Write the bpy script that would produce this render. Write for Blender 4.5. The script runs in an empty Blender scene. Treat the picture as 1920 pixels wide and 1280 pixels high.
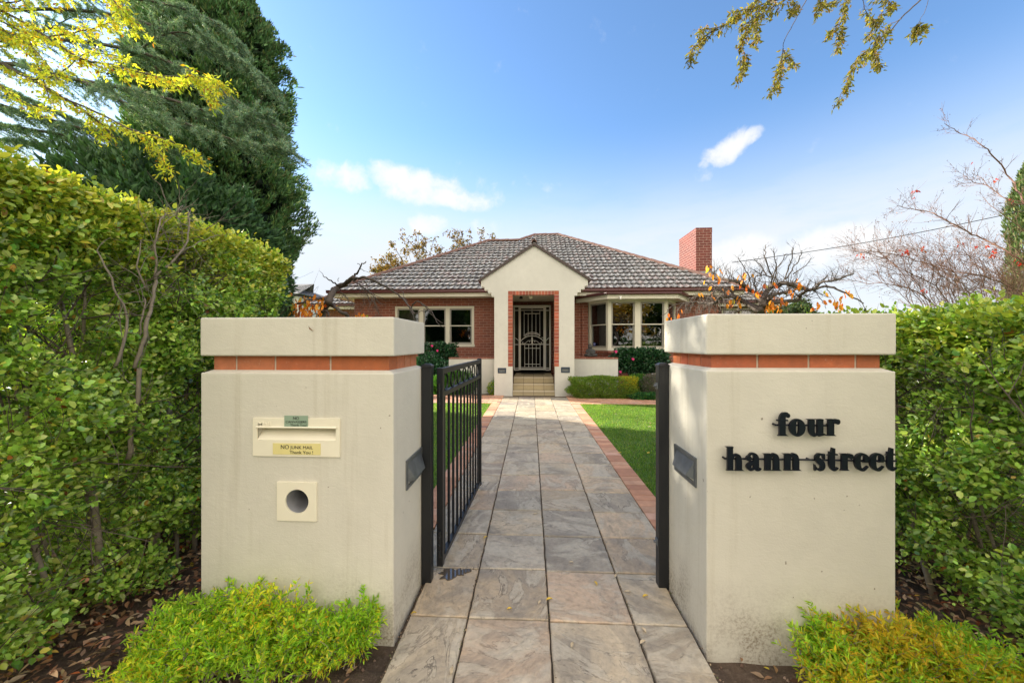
import bpy, bmesh, math, random
import numpy as np
from mathutils import Vector, Matrix
random.seed(7); rng = np.random.default_rng(11)
C = bpy.context.scene.collection
S = bpy.context.scene
PI = math.pi
# ------------------------------------------------------------ camera
CH, FP = 1.33, 710.0                 # camera height (m), focal length in pixels of a 1920 wide frame
TH = math.atan(36/710.0); CT, ST, TT = math.cos(TH), math.sin(TH), 36/710.0
cd = bpy.data.cameras.new('camera'); cam = bpy.data.objects.new('camera', cd); C.objects.link(cam)
cam.location = (0, 0, CH); cam.rotation_euler = (PI/2, 0, TH)
cd.sensor_width = 36; cd.lens = 36*FP/1920; cd.shift_y = 5/1920; cd.clip_start = .05; cd.clip_end = 3000
S.camera = cam
S.view_settings.view_transform = 'Standard'; S.view_settings.look = 'None'
S.view_settings.gamma = 1; S.view_settings.use_curve_mapping = False
S.view_settings.exposure = 1.64
# measured points: photo pixel (1920 wide) -> world point on a plane
def P(u, v, Y):
    a = (u-960)/FP; X = Y*(a-TT)/(1+a*TT); z = CT*Y-ST*X
    return Vector((X, Y, CH+(645-v)*z/FP))
def PXp(u, v, X):
    a = (u-960)/FP; Y = X*(1+a*TT)/(a-TT); z = CT*Y-ST*X
    return Vector((X, Y, CH+(645-v)*z/FP))
def PG(u, v, Z=0.0):
    z = FP*(CH-Z)/(v-645); r = (u-960)/FP*z
    return Vector((CT*r-ST*z, ST*r+CT*z, Z))
# ------------------------------------------------------------ sun and sky
SUN_DIR = Vector((-0.90, 0.44, 0.0)).normalized()
ELEV = math.radians(28)
sd = Vector((SUN_DIR.x*math.cos(ELEV), SUN_DIR.y*math.cos(ELEV), math.sin(ELEV)))
sl = bpy.data.lights.new('sun', 'SUN'); so = bpy.data.objects.new('sun', sl); C.objects.link(so)
sl.energy = 4.0; sl.angle = math.radians(.6); sl.color = (1, .93, .80)
so.rotation_euler = sd.to_track_quat('Z', 'Y').to_euler(); so.location = (-20, 20, 30)
W = bpy.data.worlds.new('World'); S.world = W; W.use_nodes = True
nt = W.node_tree; N = nt.nodes; L = nt.links; N.clear()
out = N.new('ShaderNodeOutputWorld'); bg = N.new('ShaderNodeBackground'); L.new(bg.outputs[0], out.inputs[0])
sky = N.new('ShaderNodeTexSky'); sky.sky_type = 'NISHITA'; sky.sun_disc = False
sky.sun_elevation = ELEV; sky.sun_rotation = math.atan2(SUN_DIR.x, SUN_DIR.y)
sky.air_density = 1.0; sky.dust_density = .35; sky.ozone_density = 2.2; sky.altitude = 600
tc = N.new('ShaderNodeTexCoord')
def nmath(op, a, b=None, clamp=False):
    m = N.new('ShaderNodeMath'); m.operation = op; m.use_clamp = clamp
    for i, x in enumerate((a, b)):
        if x is None: continue
        if isinstance(x, (int, float)): m.inputs[i].default_value = x
        else: L.new(x, m.inputs[i])
    return m.outputs[0]
def pixdir(u, v):
    d = P(u, v, 10)-Vector((0, 0, CH)); return d.normalized()
wn = N.new('ShaderNodeTexNoise'); wn.inputs['Scale'].default_value = 7; wn.inputs['Detail'].default_value = 7
wn.inputs['Roughness'].default_value = .58
L.new(tc.outputs['Generated'], wn.inputs['Vector'])
# warp the direction a little so that cloud edges are ragged
wsub = N.new('ShaderNodeVectorMath'); wsub.operation = 'SUBTRACT'; L.new(wn.outputs['Color'], wsub.inputs[0]); wsub.inputs[1].default_value = (.5, .5, .5)
wsc = N.new('ShaderNodeVectorMath'); wsc.operation = 'SCALE'; L.new(wsub.outputs[0], wsc.inputs[0]); wsc.inputs['Scale'].default_value = .06
wadd = N.new('ShaderNodeVectorMath'); wadd.operation = 'ADD'; L.new(tc.outputs['Generated'], wadd.inputs[0]); L.new(wsc.outputs[0], wadd.inputs[1])
# each cloud: centre pixel, half width / half height in pixels, strength
clouds = [(645,326,55,30,.75),(620,336,40,18,.5),(740,330,50,26,.9),(800,352,75,32,1.),(865,372,58,25,.9),(905,360,40,30,.4),(1362,277,44,25,1.),(1408,262,24,16,.9),(1322,322,26,14,.42),(1318,305,12,12,.5),
          (1390,480,75,38,.95),(1560,462,105,32,.95),(1640,480,90,34,.7),(800,425,35,18,.85),(1010,345,60,18,.25),(905,425,30,14,.5),(1790,440,60,20,.45)]
msk = None
for (u, v, w, h, s) in clouds:
    d = pixdir(u, v); dw = (pixdir(u+w, v)-d).length; dh = (pixdir(u, v+h)-d).length
    ax = (pixdir(u+w, v)-d).normalized(); ay = (pixdir(u, v-h)-d).normalized()
    sub = N.new('ShaderNodeVectorMath'); sub.operation = 'SUBTRACT'; L.new(wadd.outputs[0], sub.inputs[0]); sub.inputs[1].default_value = d
    dx = N.new('ShaderNodeVectorMath'); dx.operation = 'DOT_PRODUCT'; L.new(sub.outputs[0], dx.inputs[0]); dx.inputs[1].default_value = ax/dw
    dy = N.new('ShaderNodeVectorMath'); dy.operation = 'DOT_PRODUCT'; L.new(sub.outputs[0], dy.inputs[0]); dy.inputs[1].default_value = ay/dh
    fr = N.new('ShaderNodeVectorMath'); fr.operation = 'DOT_PRODUCT'; L.new(sub.outputs[0], fr.inputs[0]); fr.inputs[1].default_value = d*4
    r2 = nmath('ADD', nmath('ADD', nmath('MULTIPLY', dx.outputs['Value'], dx.outputs['Value']), nmath('MULTIPLY', dy.outputs['Value'], dy.outputs['Value'])),
               nmath('MULTIPLY', fr.outputs['Value'], fr.outputs['Value']))
    mm = N.new('ShaderNodeMapRange'); mm.interpolation_type = 'SMOOTHSTEP'; L.new(r2, mm.inputs[0])
    mm.inputs[1].default_value = 2.2; mm.inputs[2].default_value = -.2; mm.inputs[3].default_value = 0; mm.inputs[4].default_value = s
    msk = mm.outputs[0] if msk is None else nmath('MAXIMUM', msk, mm.outputs[0])
cn = N.new('ShaderNodeTexNoise'); cn.inputs['Scale'].default_value = 20; cn.inputs['Detail'].default_value = 8; cn.inputs['Roughness'].default_value = .62; L.new(wadd.outputs[0], cn.inputs['Vector'])
cm = N.new('ShaderNodeMapRange'); cm.interpolation_type = 'SMOOTHSTEP'; L.new(nmath('ADD', msk, nmath('MULTIPLY', nmath('SUBTRACT', cn.outputs[0], .5), 1.5)), cm.inputs[0]); cm.inputs[1].default_value = .18; cm.inputs[2].default_value = 1.0; cm.inputs[4].default_value = .92
msk = cm.outputs[0]
# thin veil low over the horizon and an added bright cloud, unseen behind the viewer, to fill the shaded fronts
sep = N.new('ShaderNodeSeparateXYZ'); L.new(tc.outputs['Generated'], sep.inputs[0])
veil = N.new('ShaderNodeMapRange'); veil.interpolation_type = 'SMOOTHSTEP'; L.new(sep.outputs[2], veil.inputs[0])
veil.inputs[1].default_value = .50; veil.inputs[2].default_value = .14; veil.inputs[4].default_value = .95
wn3 = N.new('ShaderNodeTexNoise'); wn3.inputs['Scale'].default_value = 3; wn3.inputs['Detail'].default_value = 5; L.new(tc.outputs['Generated'], wn3.inputs['Vector'])
vv = nmath('MULTIPLY', veil.outputs[0], nmath('ADD', nmath('MULTIPLY', wn3.outputs[0], .7), .62), True)
back = N.new('ShaderNodeMapRange'); back.interpolation_type = 'SMOOTHSTEP'; L.new(sep.outputs[1], back.inputs[0])
back.inputs[1].default_value = .12; back.inputs[2].default_value = -.35
bc = N.new('ShaderNodeMapRange'); L.new(wn3.outputs[0], bc.inputs[0]); bc.inputs[1].default_value = .3; bc.inputs[2].default_value = .6
bk = nmath('MULTIPLY', back.outputs[0], bc.outputs[0])
lay = N.new('ShaderNodeTexNoise'); lay.inputs['Scale'].default_value = 5; lay.inputs['Detail'].default_value = 9; lay.inputs['Roughness'].default_value = .6
lmp = N.new('ShaderNodeMapping'); lmp.inputs['Scale'].default_value = (1, 1, 4.5); L.new(tc.outputs['Generated'], lmp.inputs[0]); L.new(lmp.outputs[0], lay.inputs['Vector'])
lb = N.new('ShaderNodeMapRange'); lb.interpolation_type = 'SMOOTHSTEP'; L.new(nmath('ADD', sep.outputs[2], nmath('MULTIPLY', nmath('SUBTRACT', lay.outputs[0], .5), .22)), lb.inputs[0]); lb.inputs[1].default_value = .37; lb.inputs[2].default_value = .26; lb.inputs[4].default_value = 1
lc = N.new('ShaderNodeMapRange'); L.new(lay.outputs[0], lc.inputs[0]); lc.inputs[1].default_value = .38; lc.inputs[2].default_value = .66; lc.inputs[3].default_value = .12; lc.inputs[4].default_value = .62
layer = nmath('MULTIPLY', lb.outputs[0], lc.outputs[0])
sc = N.new('ShaderNodeVectorMath'); sc.operation = 'MULTIPLY'; L.new(sky.outputs[0], sc.inputs[0]); sc.inputs[1].default_value = (.076, .090, .098)
m1 = N.new('ShaderNodeMix'); m1.data_type = 'RGBA'; L.new(vv, m1.inputs[0]); L.new(sc.outputs[0], m1.inputs[6]); m1.inputs[7].default_value = (.275, .297, .322, 1)
m15 = N.new('ShaderNodeMix'); m15.data_type = 'RGBA'; L.new(layer, m15.inputs[0]); L.new(m1.outputs[2], m15.inputs[6]); m15.inputs[7].default_value = (.305, .31, .32, 1)
m2 = N.new('ShaderNodeMix'); m2.data_type = 'RGBA'; L.new(msk, m2.inputs[0]); L.new(m15.outputs[2], m2.inputs[6]); m2.inputs[7].default_value = (.34, .34, .34, 1)
m3 = N.new('ShaderNodeMix'); m3.data_type = 'RGBA'; L.new(bk, m3.inputs[0]); L.new(m2.outputs[2], m3.inputs[6]); m3.inputs[7].default_value = (1.12, 1.0, .83, 1)
L.new(m3.outputs[2], bg.inputs[0]); bg.inputs[1].default_value = 1.0
# ------------------------------------------------------------ materials
def mat(name):
    m = bpy.data.materials.new(name); m.use_nodes = True
    nt = m.node_tree; b = nt.nodes['Principled BSDF']
    return m, nt, b
def nn(nt, t, **k):
    n = nt.nodes.new(t)
    for a, v in k.items():
        if a.startswith('_'): setattr(n, a[1:], v)
        else: n.inputs[a.replace('_', ' ')].default_value = v
    return n
def ramp(nt, src, stops):
    r = nt.nodes.new('ShaderNodeValToRGB'); e = r.color_ramp.elements
    while len(e) < len(stops): e.new(.5)
    for i, (p, c) in enumerate(stops):
        e[i].position = p; e[i].color = (c[0], c[1], c[2], 1) if len(c) == 3 else c
    nt.links.new(src, r.inputs[0]); return r.outputs[0]
def g(v): return (v, v, v)
def mixc(nt, f, a, b, mode='MIX'):
    m = nt.nodes.new('ShaderNodeMix'); m.data_type = 'RGBA'; m.blend_type = mode
    for i, x in ((0, f), (6, a), (7, b)):
        if isinstance(x, (int, float)): m.inputs[i].default_value = x
        elif isinstance(x, tuple): m.inputs[i].default_value = x if len(x) == 4 else (*x, 1)
        else: nt.links.new(x, m.inputs[i])
    return m.outputs[2]
def coords(nt, kind='Object', scale=(1, 1, 1), loc=(0, 0, 0)):
    t = nt.nodes.new('ShaderNodeTexCoord'); mp = nt.nodes.new('ShaderNodeMapping')
    mp.inputs['Scale'].default_value = scale; mp.inputs['Location'].default_value = loc
    nt.links.new(t.outputs[kind], mp.inputs[0]); return mp.outputs[0]
def noise(nt, co, scale, detail=4, rough=.5, dist=0):
    n = nn(nt, 'ShaderNodeTexNoise', Scale=scale, Detail=detail, Roughness=rough, Distortion=dist)
    nt.links.new(co, n.inputs['Vector']); return n.outputs[0]
def bump(nt, b, h, strength=.3, dist=.01, prev=None):
    m = nn(nt, 'ShaderNodeBump', Strength=strength, Distance=dist); nt.links.new(h, m.inputs['Height'])
    if prev is not None: nt.links.new(prev, m.inputs['Normal'])
    if b is not None: nt.links.new(m.outputs[0], b.inputs['Normal'])
    return m.outputs[0]
def plain(name, col, rough=.6, metal=0, var=.12, scale=30, bmp=.1, bd=.002, spec=.5):
    m, nt, b = mat(name); co = coords(nt)
    n = noise(nt, co, scale, 5)
    c = mixc(nt, n, tuple(x*(1-var) for x in col), tuple(min(1, x*(1+var)) for x in col))
    nt.links.new(c, b.inputs['Base Color']); b.inputs['Roughness'].default_value = rough
    b.inputs['Metallic'].default_value = metal; b.inputs['Specular IOR Level'].default_value = spec
    if bmp: bump(nt, b, n, bmp, bd)
    return m
def stucco(name, base, streak=.5, rough_scale=1.0, dirt=True):
    m, nt, b = mat(name); co = coords(nt)
    big = noise(nt, co, 1.6, 4, .6); mid = noise(nt, co, 9, 4, .6)
    c = mixc(nt, ramp(nt, big, [(.3, g(0)), (.7, g(1))]), tuple(x*.93 for x in base), tuple(x*1.05 for x in base))
    c = mixc(nt, ramp(nt, mid, [(.35, g(0)), (.75, g(.35))]), c, tuple(x*.84 for x in base))
    # rain streaks: long thin vertical marks
    st = noise(nt, coords(nt, scale=(22, 22, .9)), 1, 6, .7)
    sel = noise(nt, coords(nt, scale=(2.2, 2.2, .35)), 1, 2)
    sf = nn(nt, 'ShaderNodeMath', _operation='MULTIPLY'); nt.links.new(ramp(nt, st, [(.52, g(0)), (.74, g(1))]), sf.inputs[0]); nt.links.new(ramp(nt, sel, [(.42, g(0)), (.62, g(streak))]), sf.inputs[1])
    c = mixc(nt, sf.outputs[0], c, (base[0]*.62, base[1]*.57, base[2]*.47))
    if dirt:
        sp = nn(nt, 'ShaderNodeSeparateXYZ'); g_ = nn(nt, 'ShaderNodeNewGeometry'); nt.links.new(g_.outputs['Position'], sp.inputs[0])
        mr = nn(nt, 'ShaderNodeMapRange'); nt.links.new(sp.outputs[2], mr.inputs[0]); mr.inputs[1].default_value = .34; mr.inputs[2].default_value = .0
        spk = ramp(nt, noise(nt, co, 75, 5, .75), [(.45, g(0)), (.62, g(1))])
        blo = ramp(nt, noise(nt, co, 5, 5, .6), [(.38, g(.12)), (.62, g(.8))])
        mu = nn(nt, 'ShaderNodeMath', _operation='MULTIPLY'); nt.links.new(spk, mu.inputs[0]); nt.links.new(blo, mu.inputs[1])
        ad = nn(nt, 'ShaderNodeMath', _operation='MULTIPLY_ADD'); nt.links.new(blo, ad.inputs[0]); ad.inputs[1].default_value = .35; nt.links.new(mu.outputs[0], ad.inputs[2])
        m2 = nn(nt, 'ShaderNodeMath', _operation='MULTIPLY', _use_clamp=True); nt.links.new(mr.outputs[0], m2.inputs[0]); nt.links.new(ad.outputs[0], m2.inputs[1])
        c = mixc(nt, m2.outputs[0], c, (.17, .12, .075))
    pin = ramp(nt, noise(nt, co, 34, 2, .4), [(.77, g(0)), (.79, g(.7))])
    c = mixc(nt, pin, c, (.16, .12, .08))
    nt.links.new(c, b.inputs['Base Color']); b.inputs['Roughness'].default_value = .88; b.inputs['Specular IOR Level'].default_value = .25
    h1 = noise(nt, co, 150*rough_scale, 4, .65); h2 = noise(nt, coords(nt, scale=(1, 1, 1.8)), 26*rough_scale, 5, .6, .6)
    p = bump(nt, None, h1, .30, .003); bump(nt, b, h2, .20, .008, p)
    return m
def brick(name, c1, c2, mortar, bw=.24, bh=.086, ms=.011, offs=.5, kind='UV', bmp=.6, mscale=1):
    m, nt, b = mat(name); co = coords(nt, kind)
    t = nn(nt, 'ShaderNodeTexBrick', Color1=(*c1, 1), Color2=(*c2, 1), Mortar=(*mortar, 1), Scale=1.0)
    t.inputs['Mortar Size'].default_value = ms*.5; t.inputs['Brick Width'].default_value = bw; t.inputs['Row Height'].default_value = bh
    t.inputs['Mortar Smooth'].default_value = .15; t.inputs['Bias'].default_value = -.1; t.offset = offs
    dn = nn(nt, 'ShaderNodeVectorMath', _operation='SCALE'); nz = nn(nt, 'ShaderNodeTexNoise', Scale=30, Detail=3); nt.links.new(co, nz.inputs['Vector'])
    dn.inputs['Scale'].default_value = .006; nt.links.new(nz.outputs['Color'], dn.inputs[0])
    ad = nn(nt, 'ShaderNodeVectorMath', _operation='ADD'); nt.links.new(co, ad.inputs[0]); nt.links.new(dn.outputs[0], ad.inputs[1]); nt.links.new(ad.outputs[0], t.inputs['Vector'])
    n = noise(nt, co, 14, 6, .65); n2 = noise(nt, co, 1.2, 3)
    c = mixc(nt, ramp(nt, n, [(.3, g(0)), (.75, g(.55))]), t.outputs[0], tuple(x*.55 for x in c1))
    c = mixc(nt, ramp(nt, n2, [(.4, g(0)), (.7, g(.25))]), c, tuple(min(1, x*1.5) for x in c1))
    nt.links.new(c, b.inputs['Base Color']); b.inputs['Roughness'].default_value = .82
    inv = nn(nt, 'ShaderNodeMath', _operation='SUBTRACT'); inv.inputs[0].default_value = 1; nt.links.new(t.outputs['Fac'], inv.inputs[1])
    p = bump(nt, None, inv.outputs[0], bmp, .006); bump(nt, b, noise(nt, co, 90, 4), .3, .003, p)
    return m
def leafmat(name, rough=.38, trans=.45, gloss=.5, tint=(1, 1, 1)):
    m, nt, b = mat(name); a = nn(nt, 'ShaderNodeVertexColor'); a.layer_name = 'Col'
    nt.links.new(a.outputs[0], b.inputs['Base Color']); b.inputs['Roughness'].default_value = rough; b.inputs['Specular IOR Level'].default_value = gloss
    tr = nn(nt, 'ShaderNodeBsdfTranslucent'); mx = nn(nt, 'ShaderNodeMixShader', Fac=trans)
    tcol = mixc(nt, 1.0, a.outputs[0], (1.5*tint[0], 1.45*tint[1], .6*tint[2]), 'MULTIPLY'); nt.links.new(tcol, tr.inputs[0])
    nt.links.new(b.outputs[0], mx.inputs[1]); nt.links.new(tr.outputs[0], mx.inputs[2])
    nt.links.new(mx.outputs[0], nt.nodes['Material Output'].inputs[0]); return m
M = {}
cream = (.64, .605, .51)
M['render'] = stucco('cream_render', cream, .45)
M['render_house'] = stucco('cream_render_house', (.62, .605, .55), .1, .5, False)
M['red_brick'] = brick('red_brick', (.29, .092, .055), (.19, .060, .042), (.44, .33, .25))
M['chimney_brick'] = brick('chimney_brick', (.19, .048, .036), (.14, .036, .030), (.58, .42, .34))
M['mortar'] = plain('mortar', (.52, .42, .33), .9, bmp=.4, bd=.004, scale=60)
def colbrick(name, bumpy=.4):
    m, nt, b = mat(name); a = nn(nt, 'ShaderNodeVertexColor'); a.layer_name = 'Col'; co = coords(nt)
    n = noise(nt, co, 22, 6, .65); c = mixc(nt, ramp(nt, n, [(.35, g(0)), (.75, g(.5))]), a.outputs[0], (.20, .075, .04))
    c = mixc(nt, ramp(nt, noise(nt, co, 60, 5, .7), [(.62, g(0)), (.75, g(.45))]), c, (.62, .50, .40))
    nt.links.new(c, b.inputs['Base Color']); b.inputs['Roughness'].default_value = .78; bump(nt, b, n, bumpy, .003); return m
M['band_brick'] = colbrick('smooth_red_brick')
M['paint_cream'] = plain('cream_timber_paint', (.66, .62, .50), .45, var=.05, scale=12, bmp=.03)
M['paint_taupe'] = plain('taupe_sash_paint', (.30, .28, .24), .45, var=.06, scale=12, bmp=.03)
M['maroon'] = plain('maroon_gutter_paint', (.085, .022, .020), .35, var=.15, scale=8, bmp=.03)
M['dark_trim'] = plain('dark_brown_trim', (.055, .035, .03), .5, var=.2, scale=8, bmp=.05)
M['black_metal'] = plain('black_powder_coat', (.012, .013, .015), .42, 0, .3, 160, .12, .001, .5)
M['lead'] = plain('weathered_zinc', (.20, .215, .23), .42, .75, .45, 22, .15, .002)
M['blue_metal'] = plain('blue_grey_fitting', (.045, .065, .10), .35, .3, .2, 30, .05)
M['white_metal'] = plain('white_door_metal', (.86, .84, .77), .4, 0, .05, 30, .03)
M['mail_cream'] = plain('cream_mail_enamel', (.80, .74, .58), .5, 0, .05, 14, .05)
M['hole_grey'] = plain('galvanised_pipe', (.34, .34, .35), .6, .2, .3, 18, .1)
M['sticker_green'] = plain('green_sticker', (.27, .36, .26), .5, 0, .05, 30, 0)
M['sticker_yellow'] = plain('yellow_sticker', (.74, .64, .27), .5, 0, .05, 30, 0)
M['ink'] = plain('black_ink', (.01, .01, .01), .6, 0, 0, 30, 0)
M['sign_metal'] = plain('navy_black_letter', (.003, .005, .013), .30, 0, .3, 60, .08, .001, .35)
M['step_tile'] = plain('tan_step_tile', (.44, .36, .22), .5, 0, .12, 9, .05)
M['step_nose'] = plain('pale_step_nosing', (.62, .54, .40), .5, 0, .1, 9, .05)
M['grout'] = plain('dark_grout', (.10, .08, .06), .9)
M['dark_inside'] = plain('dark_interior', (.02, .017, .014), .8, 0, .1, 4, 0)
M['curtain'] = plain('pale_curtain', (.50, .48, .42), .9, 0, .1, 20, 0)
M['blue_sticker'] = plain('blue_sticker', (.02, .07, .38), .4, 0, .05, 30, 0)
M['statue'] = plain('dark_stone', (.05, .048, .045), .85, 0, .4, 25, .5, .01)
M['bark'] = plain('grey_brown_bark', (.085, .066, .052), .85, 0, .4, 28, .6, .008)
M['bark_pale'] = plain('pale_hedge_stem', (.24, .20, .15), .85, 0, .4, 40, .5, .004)
M['twig'] = plain('dark_twig', (.10, .075, .055), .85, 0, .3, 40, .2, .003)
M['twig_red'] = plain('reddish_tan_twig', (.17, .09, .06), .8, 0, .3, 40, .2, .003)
M['leaf'] = leafmat('glossy_leaf', .27, .27, .65)
M['leaf_soft'] = leafmat('thin_leaf', .5, .5, .3)
M['needle'] = leafmat('conifer_foliage', .6, .22, .25, (.8, .9, .9))
M['dry'] = leafmat('dry_leaf', .6, .15, .3, (1, .8, .7))
M['petal'] = plain('pink_petal', (.75, .03, .20), .5, 0, .1, 20, 0)
def glassmat():
    m, nt, b = mat('window_glass'); nt.nodes.remove(b)
    gl = nn(nt, 'ShaderNodeBsdfGlossy', Roughness=.01, Color=(.93, .96, 1, 1)); tr = nn(nt, 'ShaderNodeBsdfTransparent', Color=(.62, .62, .60, 1))
    fr = nn(nt, 'ShaderNodeFresnel', IOR=1.52); ad = nn(nt, 'ShaderNodeMath', _operation='MULTIPLY_ADD', _use_clamp=True); nt.links.new(fr.outputs[0], ad.inputs[0]); ad.inputs[1].default_value = 1.2; ad.inputs[2].default_value = .03
    mx = nn(nt, 'ShaderNodeMixShader'); nt.links.new(ad.outputs[0], mx.inputs[0]); nt.links.new(tr.outputs[0], mx.inputs[1]); nt.links.new(gl.outputs[0], mx.inputs[2])
    n = noise(nt, coords(nt), 1.6, 2); bp = nn(nt, 'ShaderNodeBump', Strength=.25, Distance=.012); nt.links.new(n, bp.inputs['Height']); nt.links.new(bp.outputs[0], gl.inputs['Normal'])
    nt.links.new(mx.outputs[0], nt.nodes['Material Output'].inputs[0]); return m
M['glass'] = glassmat()
def slatemat():
    m, nt, b = mat('cleft_slate_paving'); a = nn(nt, 'ShaderNodeVertexColor'); a.layer_name = 'Col'
    uv = coords(nt, 'UV')           # per-paver offset and rotation live in the UVs
    big = noise(nt, uv, 2.4, 6, .62, 1.1); fine = noise(nt, uv, 28, 6, .68)
    lay = noise(nt, coords(nt, 'UV', scale=(1.2, 2.6, 1)), 2.0, 8, .62, 1.2)
    c = mixc(nt, ramp(nt, big, [(.42, g(0)), (.62, g(.75))]), a.outputs[0], (.28, .245, .20))
    c = mixc(nt, ramp(nt, lay, [(.47, g(0)), (.60, g(.7))]), c, (.60, .53, .41))
    c = mixc(nt, ramp(nt, fine, [(.42, g(0)), (.72, g(.32))]), c, (.07, .06, .055))
    # stepped cleft edges: thin dark lines where a slate layer ends
    w = nn(nt, 'ShaderNodeMath', _operation='PINGPONG'); nt.links.new(lay, w.inputs[0]); w.inputs[1].default_value = .085
    ln = ramp(nt, w.outputs[0], [(.0, g(1)), (.012, g(.0))])
    sel = ramp(nt, noise(nt, uv, 1.9, 2), [(.48, g(0)), (.62, g(.8))])
    mu = nn(nt, 'ShaderNodeMath', _operation='MULTIPLY'); nt.links.new(ln, mu.inputs[0]); nt.links.new(sel, mu.inputs[1])
    c = mixc(nt, mu.outputs[0], c, (.05, .04, .035))
    nt.links.new(c, b.inputs['Base Color']); b.inputs['Specular IOR Level'].default_value = .4
    nt.links.new(ramp(nt, big, [(.3, g(.42)), (.7, g(.7))]), b.inputs['Roughness'])
    sn = nn(nt, 'ShaderNodeMath', _operation='SNAP'); nt.links.new(lay, sn.inputs[0]); sn.inputs[1].default_value = .085
    p = bump(nt, None, sn.outputs[0], .9, .06); p = bump(nt, None, big, .7, .03, p); bump(nt, b, fine, .5, .006, p)
    return m
M['slate'] = slatemat()
def pavermat():
    m, nt, b = mat('red_clay_paver'); a = nn(nt, 'ShaderNodeVertexColor'); a.layer_name = 'Col'; co = coords(nt)
    c = mixc(nt, ramp(nt, noise(nt, co, 9, 6, .65), [(.35, g(0)), (.7, g(.45))]), a.outputs[0], (.25, .12, .08))
    nt.links.new(c, b.inputs['Base Color']); b.inputs['Roughness'].default_value = .8; bump(nt, b, noise(nt, co, 70, 5), .4, .004); return m
M['paver'] = pavermat()
def soilmat():
    m, nt, b = mat('garden_soil'); co = coords(nt)
    n = noise(nt, co, 6, 8, .7); n2 = noise(nt, co, 45, 6, .7)
    c = mixc(nt, ramp(nt, n, [(.3, g(0)), (.7, g(1))]), (.045, .028, .018), (.14, .095, .065)); c = mixc(nt, ramp(nt, n2, [(.5, g(0)), (.7, g(.5))]), c, (.24, .18, .13))
    nt.links.new(c, b.inputs['Base Color']); b.inputs['Roughness'].default_value = .95
    p = bump(nt, None, n, .8, .05); bump(nt, b, n2, .8, .012, p); return m
M['soil'] = soilmat()
def turfmat():
    m, nt, b = mat('mown_turf'); co = coords(nt)
    n = noise(nt, co, 120, 5, .7); n2 = noise(nt, co, 1.1, 4)
    c = mixc(nt, n, (.035, .08, .012), (.13, .24, .035)); c = mixc(nt, ramp(nt, n2, [(.35, g(0)), (.7, g(.4))]), c, (.15, .22, .04))
    nt.links.new(c, b.inputs['Base Color']); b.inputs['Roughness'].default_value = .9; bump(nt, b, n, .9, .02); return m
M['turf'] = turfmat()
def asphaltmat():
    m, nt, b = mat('street_asphalt'); co = coords(nt); n = noise(nt, co, 60, 6, .7)
    nt.links.new(mixc(nt, n, (.035, .035, .036), (.075, .073, .07)), b.inputs['Base Color']); b.inputs['Roughness'].default_value = .85; bump(nt, b, n, .5, .01); return m
M['asphalt'] = asphaltmat()
def tilemat():
    m, nt, b = mat('lichened_roof_tile'); a = nn(nt, 'ShaderNodeVertexColor'); a.layer_name = 'Col'; co = coords(nt)
    n = noise(nt, co, 3.2, 6, .62); n2 = noise(nt, co, 13, 6, .78); n3 = noise(nt, co, .7, 3)
    base = mixc(nt, ramp(nt, n, [(.3, g(0)), (.7, g(.7))]), a.outputs[0], (.06, .05, .045))
    c = mixc(nt, ramp(nt, n2, [(.50, g(0)), (.57, g(.85))]), base, (.37, .38, .375))
    c = mixc(nt, ramp(nt, n3, [(.45, g(0)), (.7, g(.2))]), c, (.24, .23, .21))
    c = mixc(nt, ramp(nt, noise(nt, co, 9, 4, .6), [(.58, g(0)), (.68, g(.55))]), c, (.19, .09, .08))
    nt.links.new(c, b.inputs['Base Color']); b.inputs['Roughness'].default_value = .72; bump(nt, b, n2, .5, .01); return m
M['tile'] = tilemat()
M['ridge'] = plain('weathered_ridge_tile', (.17, .095, .075), .8, 0, .55, 12, .4, .01)
M['water'] = (lambda t: (setattr(t[2].inputs['Roughness'], 'default_value', .02), setattr(t[2].inputs['Base Color'], 'default_value', (.10, .08, .06, 1)), setattr(t[2].inputs['Specular IOR Level'], 'default_value', .9), t[0])[-1])(mat('puddle_water'))
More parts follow.
